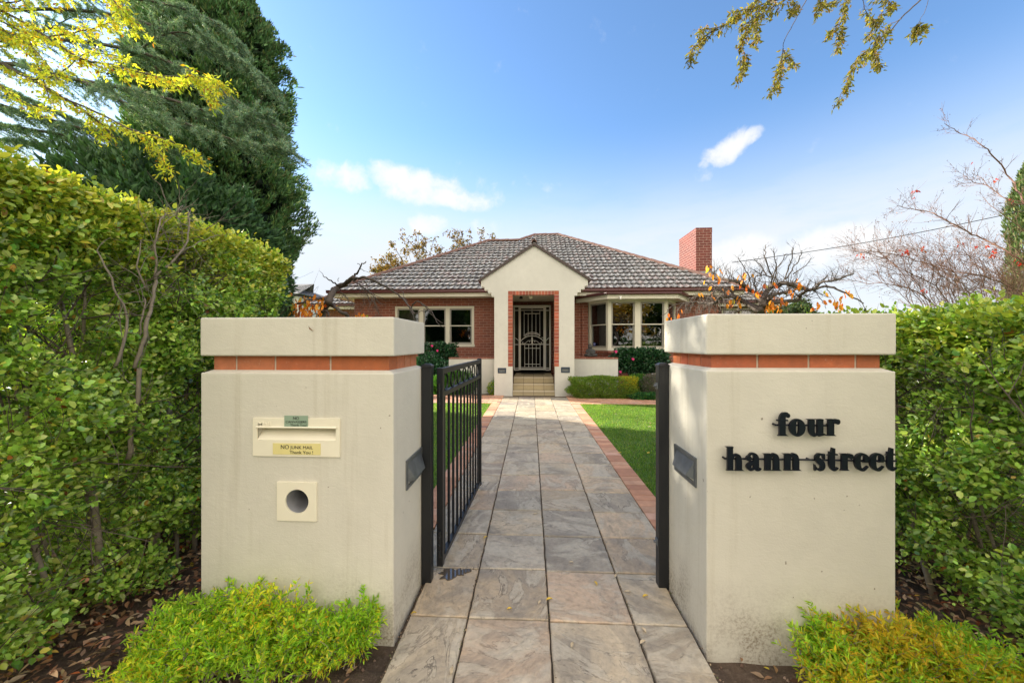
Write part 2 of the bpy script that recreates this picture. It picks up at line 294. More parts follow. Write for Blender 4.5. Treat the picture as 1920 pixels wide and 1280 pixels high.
# ------------------------------------------------------------ mesh helpers
class MB:
    def __init__(s): s.v = []; s.f = []; s.c = []; s.uv = None
    def add(s, vs, fs, col=None):
        o = len(s.v); s.v += [tuple(p) for p in vs]
        for f in fs: s.f.append([o+i for i in f]); s.c.append(col)
        return s
    def box(s, x0, x1, y0, y1, z0, z1, col=None):
        vs = [(x, y, z) for z in (z0, z1) for y in (y0, y1) for x in (x0, x1)]
        return s.add(vs, [(0, 2, 3, 1), (4, 5, 7, 6), (0, 1, 5, 4), (2, 6, 7, 3), (0, 4, 6, 2), (1, 3, 7, 5)], col)
    def prism(s, pts, ax, a0, a1, col=None):
        """pts: 2-D outline; ax 'y': (x,z) outline swept over y; 'z': (x,y) over z; 'x': (y,z) over x"""
        def mk(p, a): return {'y': (p[0], a, p[1]), 'z': (p[0], p[1], a), 'x': (a, p[0], p[1])}[ax]
        n = len(pts); vs = [mk(p, a0) for p in pts]+[mk(p, a1) for p in pts]
        fs = [tuple(range(n)), tuple(range(2*n-1, n-1, -1))]+[(i, i+n, (i+1) % n+n, (i+1) % n) for i in range(n)]
        return s.add(vs, fs, col)
    def tube(s, pts, rad, n=6, cap=True, col=None):
        pts = [Vector(p) for p in pts]; m = len(pts)
        if isinstance(rad, (int, float)): rad = [rad]*m
        t0 = (pts[1]-pts[0]).normalized(); up = Vector((0, 0, 1)) if abs(t0.z) < .9 else Vector((1, 0, 0))
        a = t0.cross(up).normalized(); vs = []
        for i, p in enumerate(pts):
            t = (pts[min(i+1, m-1)]-pts[max(i-1, 0)]).normalized()
            a = (a-t*a.dot(t)).normalized(); b = t.cross(a)
            for k in range(n):
                w = 2*PI*k/n; vs.append(p+(a*math.cos(w)+b*math.sin(w))*rad[i])
        fs = [(i*n+k, i*n+(k+1) % n, (i+1)*n+(k+1) % n, (i+1)*n+k) for i in range(m-1) for k in range(n)]
        if cap: fs += [tuple(range(n-1, -1, -1)), tuple(range((m-1)*n, m*n))]
        return s.add(vs, fs, col)
    def lathe(s, prof, cx, cy, n=24, col=None):
        vs = [(cx+r*math.cos(2*PI*k/n), cy+r*math.sin(2*PI*k/n), z) for r, z in prof for k in range(n)]
        fs = [(i*n+k, i*n+(k+1) % n, (i+1)*n+(k+1) % n, (i+1)*n+k) for i in range(len(prof)-1) for k in range(n)]
        fs += [tuple(range(n-1, -1, -1)), tuple(range((len(prof)-1)*n, len(prof)*n))]
        return s.add(vs, fs, col)
    def obj(s, name, m, parent=None, bevel=0, smooth=False, seg=2, uv=True):
        me = bpy.data.meshes.new(name); me.from_pydata(s.v, [], s.f)
        if any(c is not None for c in s.c):
            ca = me.color_attributes.new('Col', 'FLOAT_COLOR', 'CORNER')
            for p, c in zip(me.polygons, s.c):
                for li in p.loop_indices: ca.data[li].color = (*c, 1) if c else (1, 1, 1, 1)
        bm = bmesh.new(); bm.from_mesh(me)
        if bevel:
            bmesh.ops.remove_doubles(bm, verts=bm.verts, dist=1e-5)
            bmesh.ops.bevel(bm, geom=[e for e in bm.edges if len(e.link_faces) == 2 and e.calc_face_angle(0) > .5], offset=bevel, segments=seg, affect='EDGES', profile=.6)
        bmesh.ops.recalc_face_normals(bm, faces=bm.faces)
        bm.to_mesh(me); bm.free()
        if uv:
            ul = me.uv_layers.new(name='UVMap')
            for p in me.polygons:
                nx, ny, nz = abs(p.normal.x), abs(p.normal.y), abs(p.normal.z)
                for li in p.loop_indices:
                    co = me.vertices[me.loops[li].vertex_index].co
                    ul.data[li].uv = (co.x, co.y) if nz >= nx and nz >= ny else ((co.x, co.z) if ny >= nx else (co.y, co.z))
        me.materials.append(m)
        if smooth: me.polygons.foreach_set('use_smooth', [True]*len(me.polygons))
        o = bpy.data.objects.new(name, me); C.objects.link(o)
        if parent: o.parent = parent; o.matrix_parent_inverse = Matrix.Translation(-Vector(parent_world(parent)))
        return o
def parent_world(p): return Vector(p.location)      # every object's inverse cancels its parent's offset
def fixp(o, parent):
    o.parent = parent; o.matrix_parent_inverse = Matrix.Translation(-parent_world(parent)); return o
def tag(o, label=None, cat=None, group=None, kind=None):
    for k, v in (('label', label), ('category', cat), ('group', group), ('kind', kind)):
        if v: o[k] = v
    return o
def thing(name, label, cat, loc=(0, 0, 0), group=None):
    o = bpy.data.objects.new(name, None); C.objects.link(o); o.location = loc; o.empty_display_size = .2
    return tag(o, label, cat, group, 'thing')
def fastmesh(name, V, F, cols, m, parent=None, smooth=False):
    """V (n,3), F (m,k) with k equal for all faces, cols (n,3) per vertex"""
    me = bpy.data.meshes.new(name); n, (k, q) = len(V), F.shape
    me.vertices.add(n); me.vertices.foreach_set('co', V.astype(np.float32).ravel())
    me.loops.add(k*q); me.loops.foreach_set('vertex_index', F.astype(np.int32).ravel())
    me.polygons.add(k); me.polygons.foreach_set('loop_start', np.arange(0, k*q, q, dtype=np.int32))
    try: me.polygons.foreach_set('loop_total', np.full(k, q, dtype=np.int32))
    except Exception: pass
    ca = me.color_attributes.new('Col', 'FLOAT_COLOR', 'POINT')
    ca.data.foreach_set('color', np.concatenate([cols, np.ones((n, 1))], 1).astype(np.float32).ravel())
    me.update(calc_edges=True); me.validate(); me.materials.append(m)
    if smooth: me.polygons.foreach_set('use_smooth', [True]*len(me.polygons))
    o = bpy.data.objects.new(name, me); C.objects.link(o)
    if parent: fixp(o, parent)
    return o
def unit(a): return a/np.maximum(np.linalg.norm(a, axis=-1, keepdims=True), 1e-9)
LEAF_OVAL = (np.array([(0,0,0),(.26,.40,.07),(.68,.40,.05),(1,0,-.08),(.68,-.40,.05),(.26,-.40,.07)]), np.array([(0,3,2,1),(0,5,4,3)]))
LEAF_LANCE = (np.array([(0,0,0),(.3,.5,.05),(.62,.38,.03),(1,0,-.1),(.62,-.38,.03),(.3,-.5,.05)]), np.array([(0,3,2,1),(0,5,4,3)]))
SPRAY = (np.array([(0,-.5,0),(0,.5,0),(.6,.42,.08),(1,.0,-.05),(.6,-.42,.08),(.3,0,.12)]), np.array([(0,5,3,4),(1,2,3,5)]))
BLADE = (np.array([(0,-.5,0),(0,.5,0),(1,0,0)]), np.array([(0,1,2)]))
def palette(n, pal, jit=.18):
    w = np.array([p[1] for p in pal], float); idx = rng.choice(len(pal), n, p=w/w.sum())
    c = np.array([p[0] for p in pal])[idx]
    return np.clip(c*(1+jit*rng.standard_normal((n, 1)))*(1+.06*rng.standard_normal((n, 3))), .004, .95)
def leaves(name, pos, dirs, nrm, L_, W_, cols, m, parent=None, shape=LEAF_OVAL):
    n = len(pos); T, Fc = shape; k = len(T)
    d = unit(dirs); s = unit(np.cross(nrm, d)); u = np.cross(d, s)
    L_ = np.broadcast_to(np.asarray(L_, float), (n,))[:, None]; W_ = np.broadcast_to(np.asarray(W_, float), (n,))[:, None]
    V = np.empty((n, k, 3))
    for i, (a, b, c) in enumerate(T): V[:, i] = pos+d*(a*L_)+s*(b*W_)+u*(c*L_)
    F = (Fc[None]+(np.arange(n)*k)[:, None, None]).reshape(-1, Fc.shape[1])
    return fastmesh(name, V.reshape(-1, 3), F, np.repeat(cols, k, 0), m, parent)
def rdir(n): return unit(rng.standard_normal((n, 3)))
# ============================================================ GROUND, PATHS, LAWN
def sheet(name, x0, x1, y0, y1, z, m, n=1, amp=0, kind='structure', holes=None):
    xs = np.linspace(x0, x1, n+1); ys = np.linspace(y0, y1, n+1); X, Y = np.meshgrid(xs, ys)
    Z = np.full_like(X, z)+(amp*rng.standard_normal(X.shape) if amp else 0)
    V = np.stack([X, Y, Z], -1).reshape(-1, 3); i = np.arange(n*(n+1)).reshape(n, n+1)[:, :n].ravel()
    F = np.stack([i, i+1, i+n+2, i+n+1], 1)
    o = fastmesh(name, V, F, np.ones((len(V), 3)), m, smooth=bool(amp)); tag(o, kind=kind); return o
sheet('ground', -300, 300, -300, 300, -.035, M['turf'])
sheet('garden_soil', -9, 9, -1.2, 2.75, -.022, M['soil'], 160, .006)
sheet('garden_bed', -9, 9, 9.3, 12.6, -.012, M['soil'], 60, .006)
sheet('road', -300, 300, -14, -5, -.02, M['asphalt'])
# slate path: individual pavers over a dark sand bed, one mesh
def slate_path():
    mb = MB(); V = []; Fc = []; uvs = []; cols = []
    xs = [-.70, -.306, .086, .485, .884]
    pal = [(.42,.35,.27),(.38,.325,.26),(.46,.40,.32),(.34,.31,.275),(.44,.35,.28),(.40,.35,.29),(.36,.32,.27),(.46,.37,.28)]
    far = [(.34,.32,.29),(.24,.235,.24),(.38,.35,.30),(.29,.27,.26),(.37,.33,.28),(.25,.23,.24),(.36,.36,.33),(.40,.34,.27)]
    ys = [PG(1029, v).y for v in (1167, 1072)]; p = .402
    rows = [ys[0]-p*k for k in range(8, 0, -1)]+[ys[0]]
    y = ys[0]
    while y < 9.2: y += p; rows.append(min(y, 9.72))
    crow = []
    for ci in range(4):
        o_ = 0; lst = []
        for r_ in rows: lst.append(r_+o_ if r_ < 9.6 else r_); o_ = max(-.045, min(.045, o_+random.uniform(-.016, .016))) if r_ > 2.5 else random.uniform(-.004, .004)
        crow.append(lst)
    for ri in range(len(rows)-1):
        for ci in range(4):
            x0, x1 = xs[ci], xs[ci+1]
            if rows[ri+1] < 2.25:      # cut against the gate pillars
                x0 = max(x0, -.592); x1 = min(x1, .736)
            jy0 = random.uniform(-.006, .006)+.020*(ci-1.5)*0; jy1 = 0
            y0, y1 = crow[ci][ri]+(ci-1.5)*-.004, crow[ci][ri+1]+(ci-1.5)*-.004
            gp = .0045; x0 += gp; x1 -= gp; y0 += gp; y1 -= gp
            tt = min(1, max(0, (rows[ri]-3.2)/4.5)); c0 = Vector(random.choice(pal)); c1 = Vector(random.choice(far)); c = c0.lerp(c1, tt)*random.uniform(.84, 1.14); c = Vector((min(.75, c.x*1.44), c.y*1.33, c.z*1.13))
            z = random.uniform(-.002, .002); tilt = random.uniform(-.0015, .0015)
            # slab outline with slightly wavy, chipped edges
            n = 10; out_ = []
            for (ax, ay, bx, by) in ((x0, y0, x1, y0), (x1, y0, x1, y1), (x1, y1, x0, y1), (x0, y1, x0, y0)):
                for k in range(n):
                    t = k/n; q = 0 if k == 0 else random.uniform(-.0022, .0022); nx, ny = (0, 1) if ay == by else (1, 0)
                    out_.append((ax+(bx-ax)*t+nx*q, ay+(by-ay)*t+ny*q))
            m_ = len(out_); cx, cy = (x0+x1)/2, (y0+y1)/2
            o = len(V); ua = random.choice((0, PI/2, PI, 1.5*PI))+random.uniform(-.4, .4); ou, ov = random.uniform(0, 60), random.uniform(0, 60)
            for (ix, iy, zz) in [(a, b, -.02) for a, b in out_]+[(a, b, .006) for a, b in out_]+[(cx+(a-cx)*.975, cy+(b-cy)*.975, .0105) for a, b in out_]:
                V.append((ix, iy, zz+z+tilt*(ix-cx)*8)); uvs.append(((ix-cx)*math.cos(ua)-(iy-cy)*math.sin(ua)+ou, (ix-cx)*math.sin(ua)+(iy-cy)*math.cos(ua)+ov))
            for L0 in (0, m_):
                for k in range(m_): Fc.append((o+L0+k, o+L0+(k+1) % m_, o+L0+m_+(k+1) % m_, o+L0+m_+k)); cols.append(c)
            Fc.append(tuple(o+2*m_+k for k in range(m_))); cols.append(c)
    me = bpy.data.meshes.new('path'); me.from_pydata(V, [], Fc)
    me.uv_layers.new(name='UVMap'); me.color_attributes.new('Col', 'FLOAT_COLOR', 'CORNER'); ul = me.uv_layers['UVMap']; ca = me.color_attributes['Col']
    for p_, c in zip(me.polygons, cols):
        for li in p_.loop_indices: ul.data[li].uv = uvs[me.loops[li].vertex_index]; ca.data[li].color = (*c, 1)
    me.materials.append(M['slate']); o = bpy.data.objects.new('path', me); C.objects.link(o); tag(o, kind='structure')
slate_path()
js = plain('joint_sand', (.10, .075, .05), .95, bmp=.5, scale=80)
sheet('path_bed', -.70, .884, 2.14, 9.72, -.006, js, 1); sheet('path_bed_gateway', -.60, .742, -1.2, 2.14, -.006, js, 1)
# clay paver edging and cross path, one mesh of individual pavers
def pavers():
    mb = MB()
    def pv(x0, x1, y0, y1):
        c = random.choice([(.62,.33,.20),(.58,.29,.17),(.66,.38,.24),(.55,.27,.16),(.62,.37,.26)]); k = random.uniform(.85, 1.12)
        if random.random() < .05: c = (.26, .15, .13)
        z = random.uniform(-.0015, .0015); gp = .003; c = tuple(q*k for q in c)
        mb.prism([(x0+gp, -.02+z), (x1-gp, -.02+z), (x1-gp, .005+z), (x1-gp-.004, .008+z), (x0+gp+.004, .008+z), (x0+gp, .005+z)], 'y', y0+gp, y1-gp, c)
    y = 2.20
    while y < 8.45: pv(.884, 1.078, y, y+.118); pv(-.894, -.70, y, y+.118); y += .118
    # house path: running bond rows along x
    for r in range(11):
        y0 = 8.47+r*.118
        if y0 > 9.68: break
        for (xa, xb) in ((.884, 7), (-7, -.70)):
            x = xa-(.118 if r % 2 else 0)
            while x < xb:
                a, b = max(x, xa), min(x+.235, xb)
                if b-a > .02: pv(a, b, y0, y0+.118)
                x += .235
    tag(mb.obj('paving', M['paver']), kind='structure')
    sheet('paving_bed_house', -7, 7, 8.46, 9.74, -.008, M['mortar'])
    sheet('paving_bed_right', .884, 1.08, 2.19, 8.46, -.008, M['mortar']); sheet('paving_bed_left', -.896, -.70, 2.19, 8.46, -.008, M['mortar'])
pavers()
def lawn(name, x0, x1, y0, y1, n, near=None):
    sheet('lawn_'+name, x0, x1, y0, y1, -.004, M['turf'], 60, .003)
    xs = near or (x0, x1)
    # more blades close to the camera
    t = rng.random(n)**1.35; Y = y0+(y1-y0)*t; X = xs[0]+(xs[1]-xs[0])*rng.random(n)
    pos = np.stack([X, Y, np.full(n, -.004)], 1); d = np.stack([.55*rng.standard_normal(n), .55*rng.standard_normal(n), np.ones(n)], 1)
    pat = .5+.5*np.sin(X*3.1+Y*1.7)*np.sin(Y*2.3-X)
    c = palette(n, [((.11,.24,.03), 5), ((.17,.33,.045), 4), ((.30,.42,.08), 2), ((.40,.36,.14), .9), ((.06,.13,.02), 2)], .25)*(.85+.3*pat[:, None])
    o = leaves('grass', pos, d, rdir(n), .020+.020*rng.random(n), .0045+.002*(Y-y0)/6, c, M['leaf_soft'], None, BLADE); tag(o, 'short green grass of the '+name+' lawn', 'grass', kind='stuff')
lawn('right', 1.08, 12, 2.6, 8.46, 120000, (1.075, 4.2))
lawn('left', -12, -.896, 2.6, 8.46, 90000, (-3.6, -.895))
# puddle under the gate
def puddle():
    c = PG(850, 1078); mb = MB(); pts = []
    for k in range(40):
        a = 2*PI*k/40; r = 1+.28*math.sin(3*a+1)+.16*math.sin(7*a)+.1*math.sin(11*a+2)
        pts.append((c.x+.075*r*math.cos(a), c.y+.045*r*math.sin(a)+.25*.075*r*math.cos(a)))
    mb.prism(pts, 'z', .008, .0145); o = mb.obj('puddle', M['water']); tag(o, kind='structure')
puddle()
# ============================================================ GATE PILLARS
YF = 1.655
XL0, XL1, XR0, XR1 = -1.508, -.611, .7475, 1.5165
def pillar(label, x0, x1, y1, zbody, zbrick, zcap, recess, side):
    t = thing('gate_pillar', label, 'pillar', ((x0+x1)/2, (YF+y1)/2, 0))
    # body: subdivided block so that the faces stay a little uneven
    mb = MB(); mb.box(x0, x1, YF, y1, -.05, zbody)
    bo = mb.obj('pillar_body', M['render'], t, bevel=.007, seg=3)
    # mortar fillet under the brick course
    r = recess; f = MB(); z = zbody-.001
    vs = [(x0+.006, YF+.006, z), (x1-.006, YF+.006, z), (x1-.006, y1-.006, z), (x0+.006, y1-.006, z), (x0+r-.002, YF+r-.002, z+.012), (x1-r+.002, YF+r-.002, z+.012), (x1-r+.002, y1-r+.002, z+.012), (x0+r-.002, y1-r+.002, z+.012)]
    f.add(vs, [(0, 1, 5, 4), (1, 2, 6, 5), (2, 3, 7, 6), (3, 0, 4, 7), (0, 3, 2, 1), (4, 5, 6, 7)]); f.obj('mortar_fillet', M['render'], t)
    core = MB(); core.box(x0+r+.004, x1-r-.004, YF+r+.004, y1-r-.004, zbody+.002, zbrick+.004); bb = core.obj('brick_course', M['mortar'], t)
    cols = [(.56,.165,.06),(.49,.13,.05),(.54,.19,.085),(.44,.115,.045)]
    def bc(): return tuple(q*random.uniform(.88, 1.08) for q in random.choice(cols))
    xa, xb = x0+r, x1-r; n = 0
    cuts = side
    br = MB(); D = .10; gp = .0045
    xs = [xa+c*(xb-xa) for c in cuts]
    for i in range(len(xs)-1):
        a = xs[i]+(0 if i == 0 else gp); b = xs[i+1]-(0 if i == len(xs)-2 else gp)
        for (ya, yb) in ((YF+r, YF+r+D), (y1-r-D, y1-r)):
            br.box(a, b, ya, yb, zbody+.006, zbrick, bc())
    ya, yb = YF+r+D+2*gp, y1-r-D-2*gp; h = (yb-ya)*.47
    for (xa_, xb_) in ((xa, xa+D), (xb-D, xb)):
        br.box(xa_, xb_, ya, yb-gp-.09, zbody+.006, zbrick, bc()); br.box(xa_, xb_, yb+gp-.09, yb, zbody+.006, zbrick, bc())
    br.obj('brick', M['band_brick'], bb, bevel=.003, seg=2)
    cp = MB(); cp.box(x0-.002, x1+.002, YF-.002, y1+.002, zbrick, zcap); cp.obj('cap', M['render'], t, bevel=.009, seg=3)
    return t
PLt = pillar('cream rendered gate pillar with the mail slot, left of the open gate', XL0, XL1, 2.135, 1.200, 1.276, 1.451, .034, [0, .13, .355, .67, 1])
PRt = pillar('cream rendered gate pillar carrying the words four hann street', XR0, XR1, 2.165, 1.217, 1.285, 1.459, .034, [0, .03+.25, .585, .86, 1])
# mail slot plate
def pf(u, v, Y=YF): return P(u, v, Y)
def mailslot():
    a, b = pf(476, 782.5), pf(638.5, 856); ra, rb = pf(484, 800), pf(631, 825.5); yf = YF-.007
    mb = MB()
    x0, x1, z1, z0 = a.x, b.x, a.z, b.z; X0, X1, Z1, Z0 = ra.x, rb.x, ra.z, rb.z
    O = [(x0, z0), (x1, z0), (x1, z1), (x0, z1)]; I = [(X0, Z0), (X1, Z0), (X1, Z1), (X0, Z1)]
    mb.add([(x, y, z) for y in (yf, YF+.003) for ring_ in (O, I) for x, z in ring_], [(i, (i+1) % 4, 4+(i+1) % 4, 4+i) for i in range(4)]+[(i, 8+i, 8+(i+1) % 4, (i+1) % 4) for i in range(4)]+[(4+i, 4+(i+1) % 4, 12+(i+1) % 4, 12+i) for i in range(4)])
    o = mb.obj('mail_slot', M['mail_cream'], PLt)
    hb = MB()   # recess housing: sloped apron going down and outward, dark at the top
    hb.prism([(YF-.006, Z0+.0005), (YF+.042, Z1-.010), (YF+.048, Z1-.010), (YF+.048, Z0+.0005)], 'x', X0+.0005, X1-.0005)
    hb.obj('slot_apron', M['mail_cream'], o)
    hd = MB(); hd.prism([(YF-.013, Z1+.002), (yf-.0005, Z1+.006), (yf-.0005, Z1-.0015), (YF-.012, Z1-.002)], 'x', X0-.004, X1+.004); hd.obj('slot_hood', M['mail_cream'], o)
    sl_ = MB(); sl_.box(X0+.002, X1-.002, YF+.0485, YF+.0495, Z1-.010, Z1+.002); sl_.obj('slot_opening', M['ink'], o)
    return o
msl = mailslot()
def text(name, s, x, z, size, Y, m, parent, align='LEFT', bold=.0, ext=.0004, width=None):
    cu = bpy.data.curves.new(name, 'FONT'); cu.body = s; cu.size = size; cu.align_x = align; cu.offset = bold; cu.extrude = ext; cu.fill_mode = 'BOTH'
    o = bpy.data.objects.new(name, cu); C.objects.link(o)
    bpy.context.view_layer.update()
    me = bpy.data.meshes.new_from_object(o.evaluated_get(bpy.context.evaluated_depsgraph_get())); bpy.data.objects.remove(o)
    V = np.array([v.co[:] for v in me.vertices]); w = V[:, 0].max()-V[:, 0].min()
    k = (width/w) if width else 1
    for v in me.vertices: v.co = (x+v.co.x*k, Y-v.co.z, z+v.co.y)
    me.materials.clear(); me.materials.append(m); o = bpy.data.objects.new(name, me); C.objects.link(o); fixp(o, parent); return o
def sticker(name, u0, v0, u1, v1, m, lines):
    a, b = pf(u0, v0), pf(u1, v1); y = YF-.0085; mb = MB(); mb.box(a.x, b.x, y-.0006, y+.001, b.z, a.z); o = mb.obj(name, m, PLt)
    for (s, u, v, hpx, ub) in lines:
        p = pf(u, v); q = pf(ub, v); text('lettering', s, p.x, p.z, hpx/421.6/.72, y-.0012, M['ink'], o, width=q.x-p.x, bold=0)
    return o
sticker('no_canvassers_sticker', 535.5, 778, 579.5, 799.5, M['sticker_green'], [('NO', 551.5, 785.5, 5.6, 562.5), ('CANVASSERS', 538, 791.6, 4.2, 576.5), ('Thank You!', 546.5, 797.4, 4.2, 577)])
sticker('no_junk_mail_sticker', 514, 829.3, 603, 851.5, M['sticker_yellow'], [('NO', 528.5, 840, 8, 543.5), ('JUNK MAIL', 547, 840, 6, 589.5), ('Thank You !', 545.5, 849, 6, 589)])
p_ = pf(484, 797); q_ = pf(509, 797); text('lettering', 'Mail', p_.x, p_.z, .026, YF-.0075, M['mail_cream'], msl, width=q_.x-p_.x, ext=.0012, bold=.0003)
# newspaper hole
def paperhole():
    a, b = pf(519.5, 902), pf(595, 976.5); c = pf(558.5, 938.5); r = 22.5/421.6; yf = YF-.007; n = 48
    mb = MB(); vs = []
    for (rr, y) in ((r, yf), (r, YF+.003)):
        for k in range(n): w = 2*PI*k/n; vs.append((c.x+rr*math.cos(w), y, c.z+rr*math.sin(w)))
    for y in (yf, YF+.003):
        for k in range(n):
            w = 2*PI*k/n; cx, sx = math.cos(w), math.sin(w); t = 1/max(abs(cx), abs(sx))
            vs.append((min(b.x, max(a.x, c.x+cx*t*(b.x-a.x)/2)), y, min(a.z, max(b.z, c.z+sx*t*(a.z-b.z)/2))))
    fs = []
    for k in range(n):
        j = (k+1) % n; fs += [(k, j, 2*n+j, 2*n+k), (k, n+k, n+j, j), (2*n+k, 2*n+j, 3*n+j, 3*n+k)]
    mb.add(vs, fs); o = mb.obj('newspaper_holder', M['mail_cream'], PLt)
    # pipe: a shallow closed tube set in front of the render so it reads as a round hole
    return o, c, r
ph, pc, pr = paperhole()
# cut real recesses into the pillar body
def cutter(o, tgts):
    md_targets = tgts
    for t in md_targets:
        md = t.modifiers.new('cut', 'BOOLEAN'); md.object = o; md.operation = 'DIFFERENCE'; md.solver = 'EXACT'
        bpy.context.view_layer.update(); dg = bpy.context.evaluated_depsgraph_get()
        me = bpy.data.meshes.new_from_object(t.evaluated_get(dg)); t.modifiers.clear(); t.data = me
    bpy.data.objects.remove(o)
body = [c for c in PLt.children if c.name.startswith('pillar_body')][0]
mb = MB(); n = 48
mb.add([(pc.x+pr*math.cos(2*PI*k/n), y, pc.z+pr*math.sin(2*PI*k/n)) for y in (YF-.05, YF+.36) for k in range(n)], [tuple(range(n)), tuple(range(2*n-1, n-1, -1))]+[(k, (k+1) % n, n+(k+1) % n, n+k) for k in range(n)])
cutter(mb.obj('cut', M['ink']), [body])
ra_, rb_ = pf(484, 800), pf(631, 825.5); mb = MB(); mb.box(ra_.x, rb_.x, YF-.05, YF+.05, rb_.z, ra_.z+.0025); cutter(mb.obj('cut', M['ink']), [body])
mb = MB(); vs = [(pc.x+(pr-.0005)*math.cos(2*PI*k/n), y, pc.z+(pr-.0005)*math.sin(2*PI*k/n)) for y in (YF+.0, YF+.33) for k in range(n)]
mb.add(vs, [(k, n+k, n+(k+1) % n, (k+1) % n) for k in range(n)]+[tuple(range(n, 2*n))]); mb.obj('pipe', M['hole_grey'], ph, smooth=False)
# zinc louvre lights let into the inner faces of the pillars
def pillar_light(X, sgn, y0, y1, z0, z1, parent):
    """recessed light with a sloping hood on a face of constant X; sgn = outward direction along x"""
    X0 = X; mb = MB(); e = .008*sgn; w = .018
    def bx(a, b, c, d, xa, xb): mb.box(min(xa, xb), max(xa, xb), a, b, c, d)
    bx(y0, y1, z0, z0+w, X0-.002*sgn, X0+e); bx(y0, y1, z1-w, z1, X0-.002*sgn, X0+e); bx(y0, y0+w, z0+w, z1-w, X0-.002*sgn, X0+e); bx(y1-w, y1, z0+w, z1-w, X0-.002*sgn, X0+e)
    o = mb.obj('brick_light', M['lead'], parent, bevel=.001)
    h = MB(); zt, zb = z1-w, z0+w+.022; d = .034*sgn
    vs = [(X0, y0+w, zt), (X0, y1-w, zt), (X0+d, y0+w+.03, zb), (X0+d, y1-w-.03, zb), (X0, y0+w, zb-.012), (X0, y1-w, zb-.012)]
    h.add(vs, [(0, 2, 3, 1), (0, 4, 2), (1, 3, 5), (2, 4, 5, 3), (0, 1, 5, 4)]); h.obj('light_hood', M['lead'], o)
    return o
pillar_light(XL1, 1, 1.815, 2.085, .617, .762, PLt)
pillar_light(XR0, -1, 1.75, 2.005, .682, .815, PRt)
# the words on the right pillar, each letter a raised piece on a rod
def ribbon(mb, pts, y0, y1, n=8):
    """pts: (x,z,width) centreline, smoothed; makes a prism"""
    p = [Vector((a, b, c)) for a, b, c in pts]; q = []
    if len(p) == 2: q = p
    else:
        for i in range(len(p)-1):
            p0 = p[max(i-1, 0)]; p1 = p[i]; p2 = p[i+1]; p3 = p[min(i+2, len(p)-1)]
            for k in range(n):
                t = k/n; q.append(.5*((2*p1)+(-p0+p2)*t+(2*p0-5*p1+4*p2-p3)*t*t+(-p0+3*p1-3*p2+p3)*t**3))
        q.append(p[-1])
    Lf, Rt = [], []
    for i, a in enumerate(q):
        d = q[min(i+1, len(q)-1)]-q[max(i-1, 0)]; d = Vector((d.x, d.y)).normalized(); nx, nz = -d.y, d.x; w = a.z/2
        Lf.append((a.x+nx*w, a.y+nz*w)); Rt.append((a.x-nx*w, a.y-nz*w))
    m = len(q); vs = [(x, y0, z) for x, z in Lf]+[(x, y0, z) for x, z in Rt]+[(x, y1, z) for x, z in Lf]+[(x, y1, z) for x, z in Rt]
    fs = []
    for i in range(m-1): fs += [(i, i+1, m+i+1, m+i), (2*m+i, 3*m+i, 3*m+i+1, 2*m+i+1), (i, 2*m+i, 2*m+i+1, i+1), (m+i, m+i+1, 3*m+i+1, 3*m+i)]
    fs += [(0, m, 3*m, 2*m), (m-1, 3*m-1, 4*m-1, 2*m-1)]; mb.add(vs, fs)
def disc(mb, cx, cz, r, y0, y1, rx=None, n=20):
    rx = rx or r; mb.prism([(cx+rx*math.cos(2*PI*k/n), cz+r*math.sin(2*PI*k/n)) for k in range(n)], 'y', y0, y1)
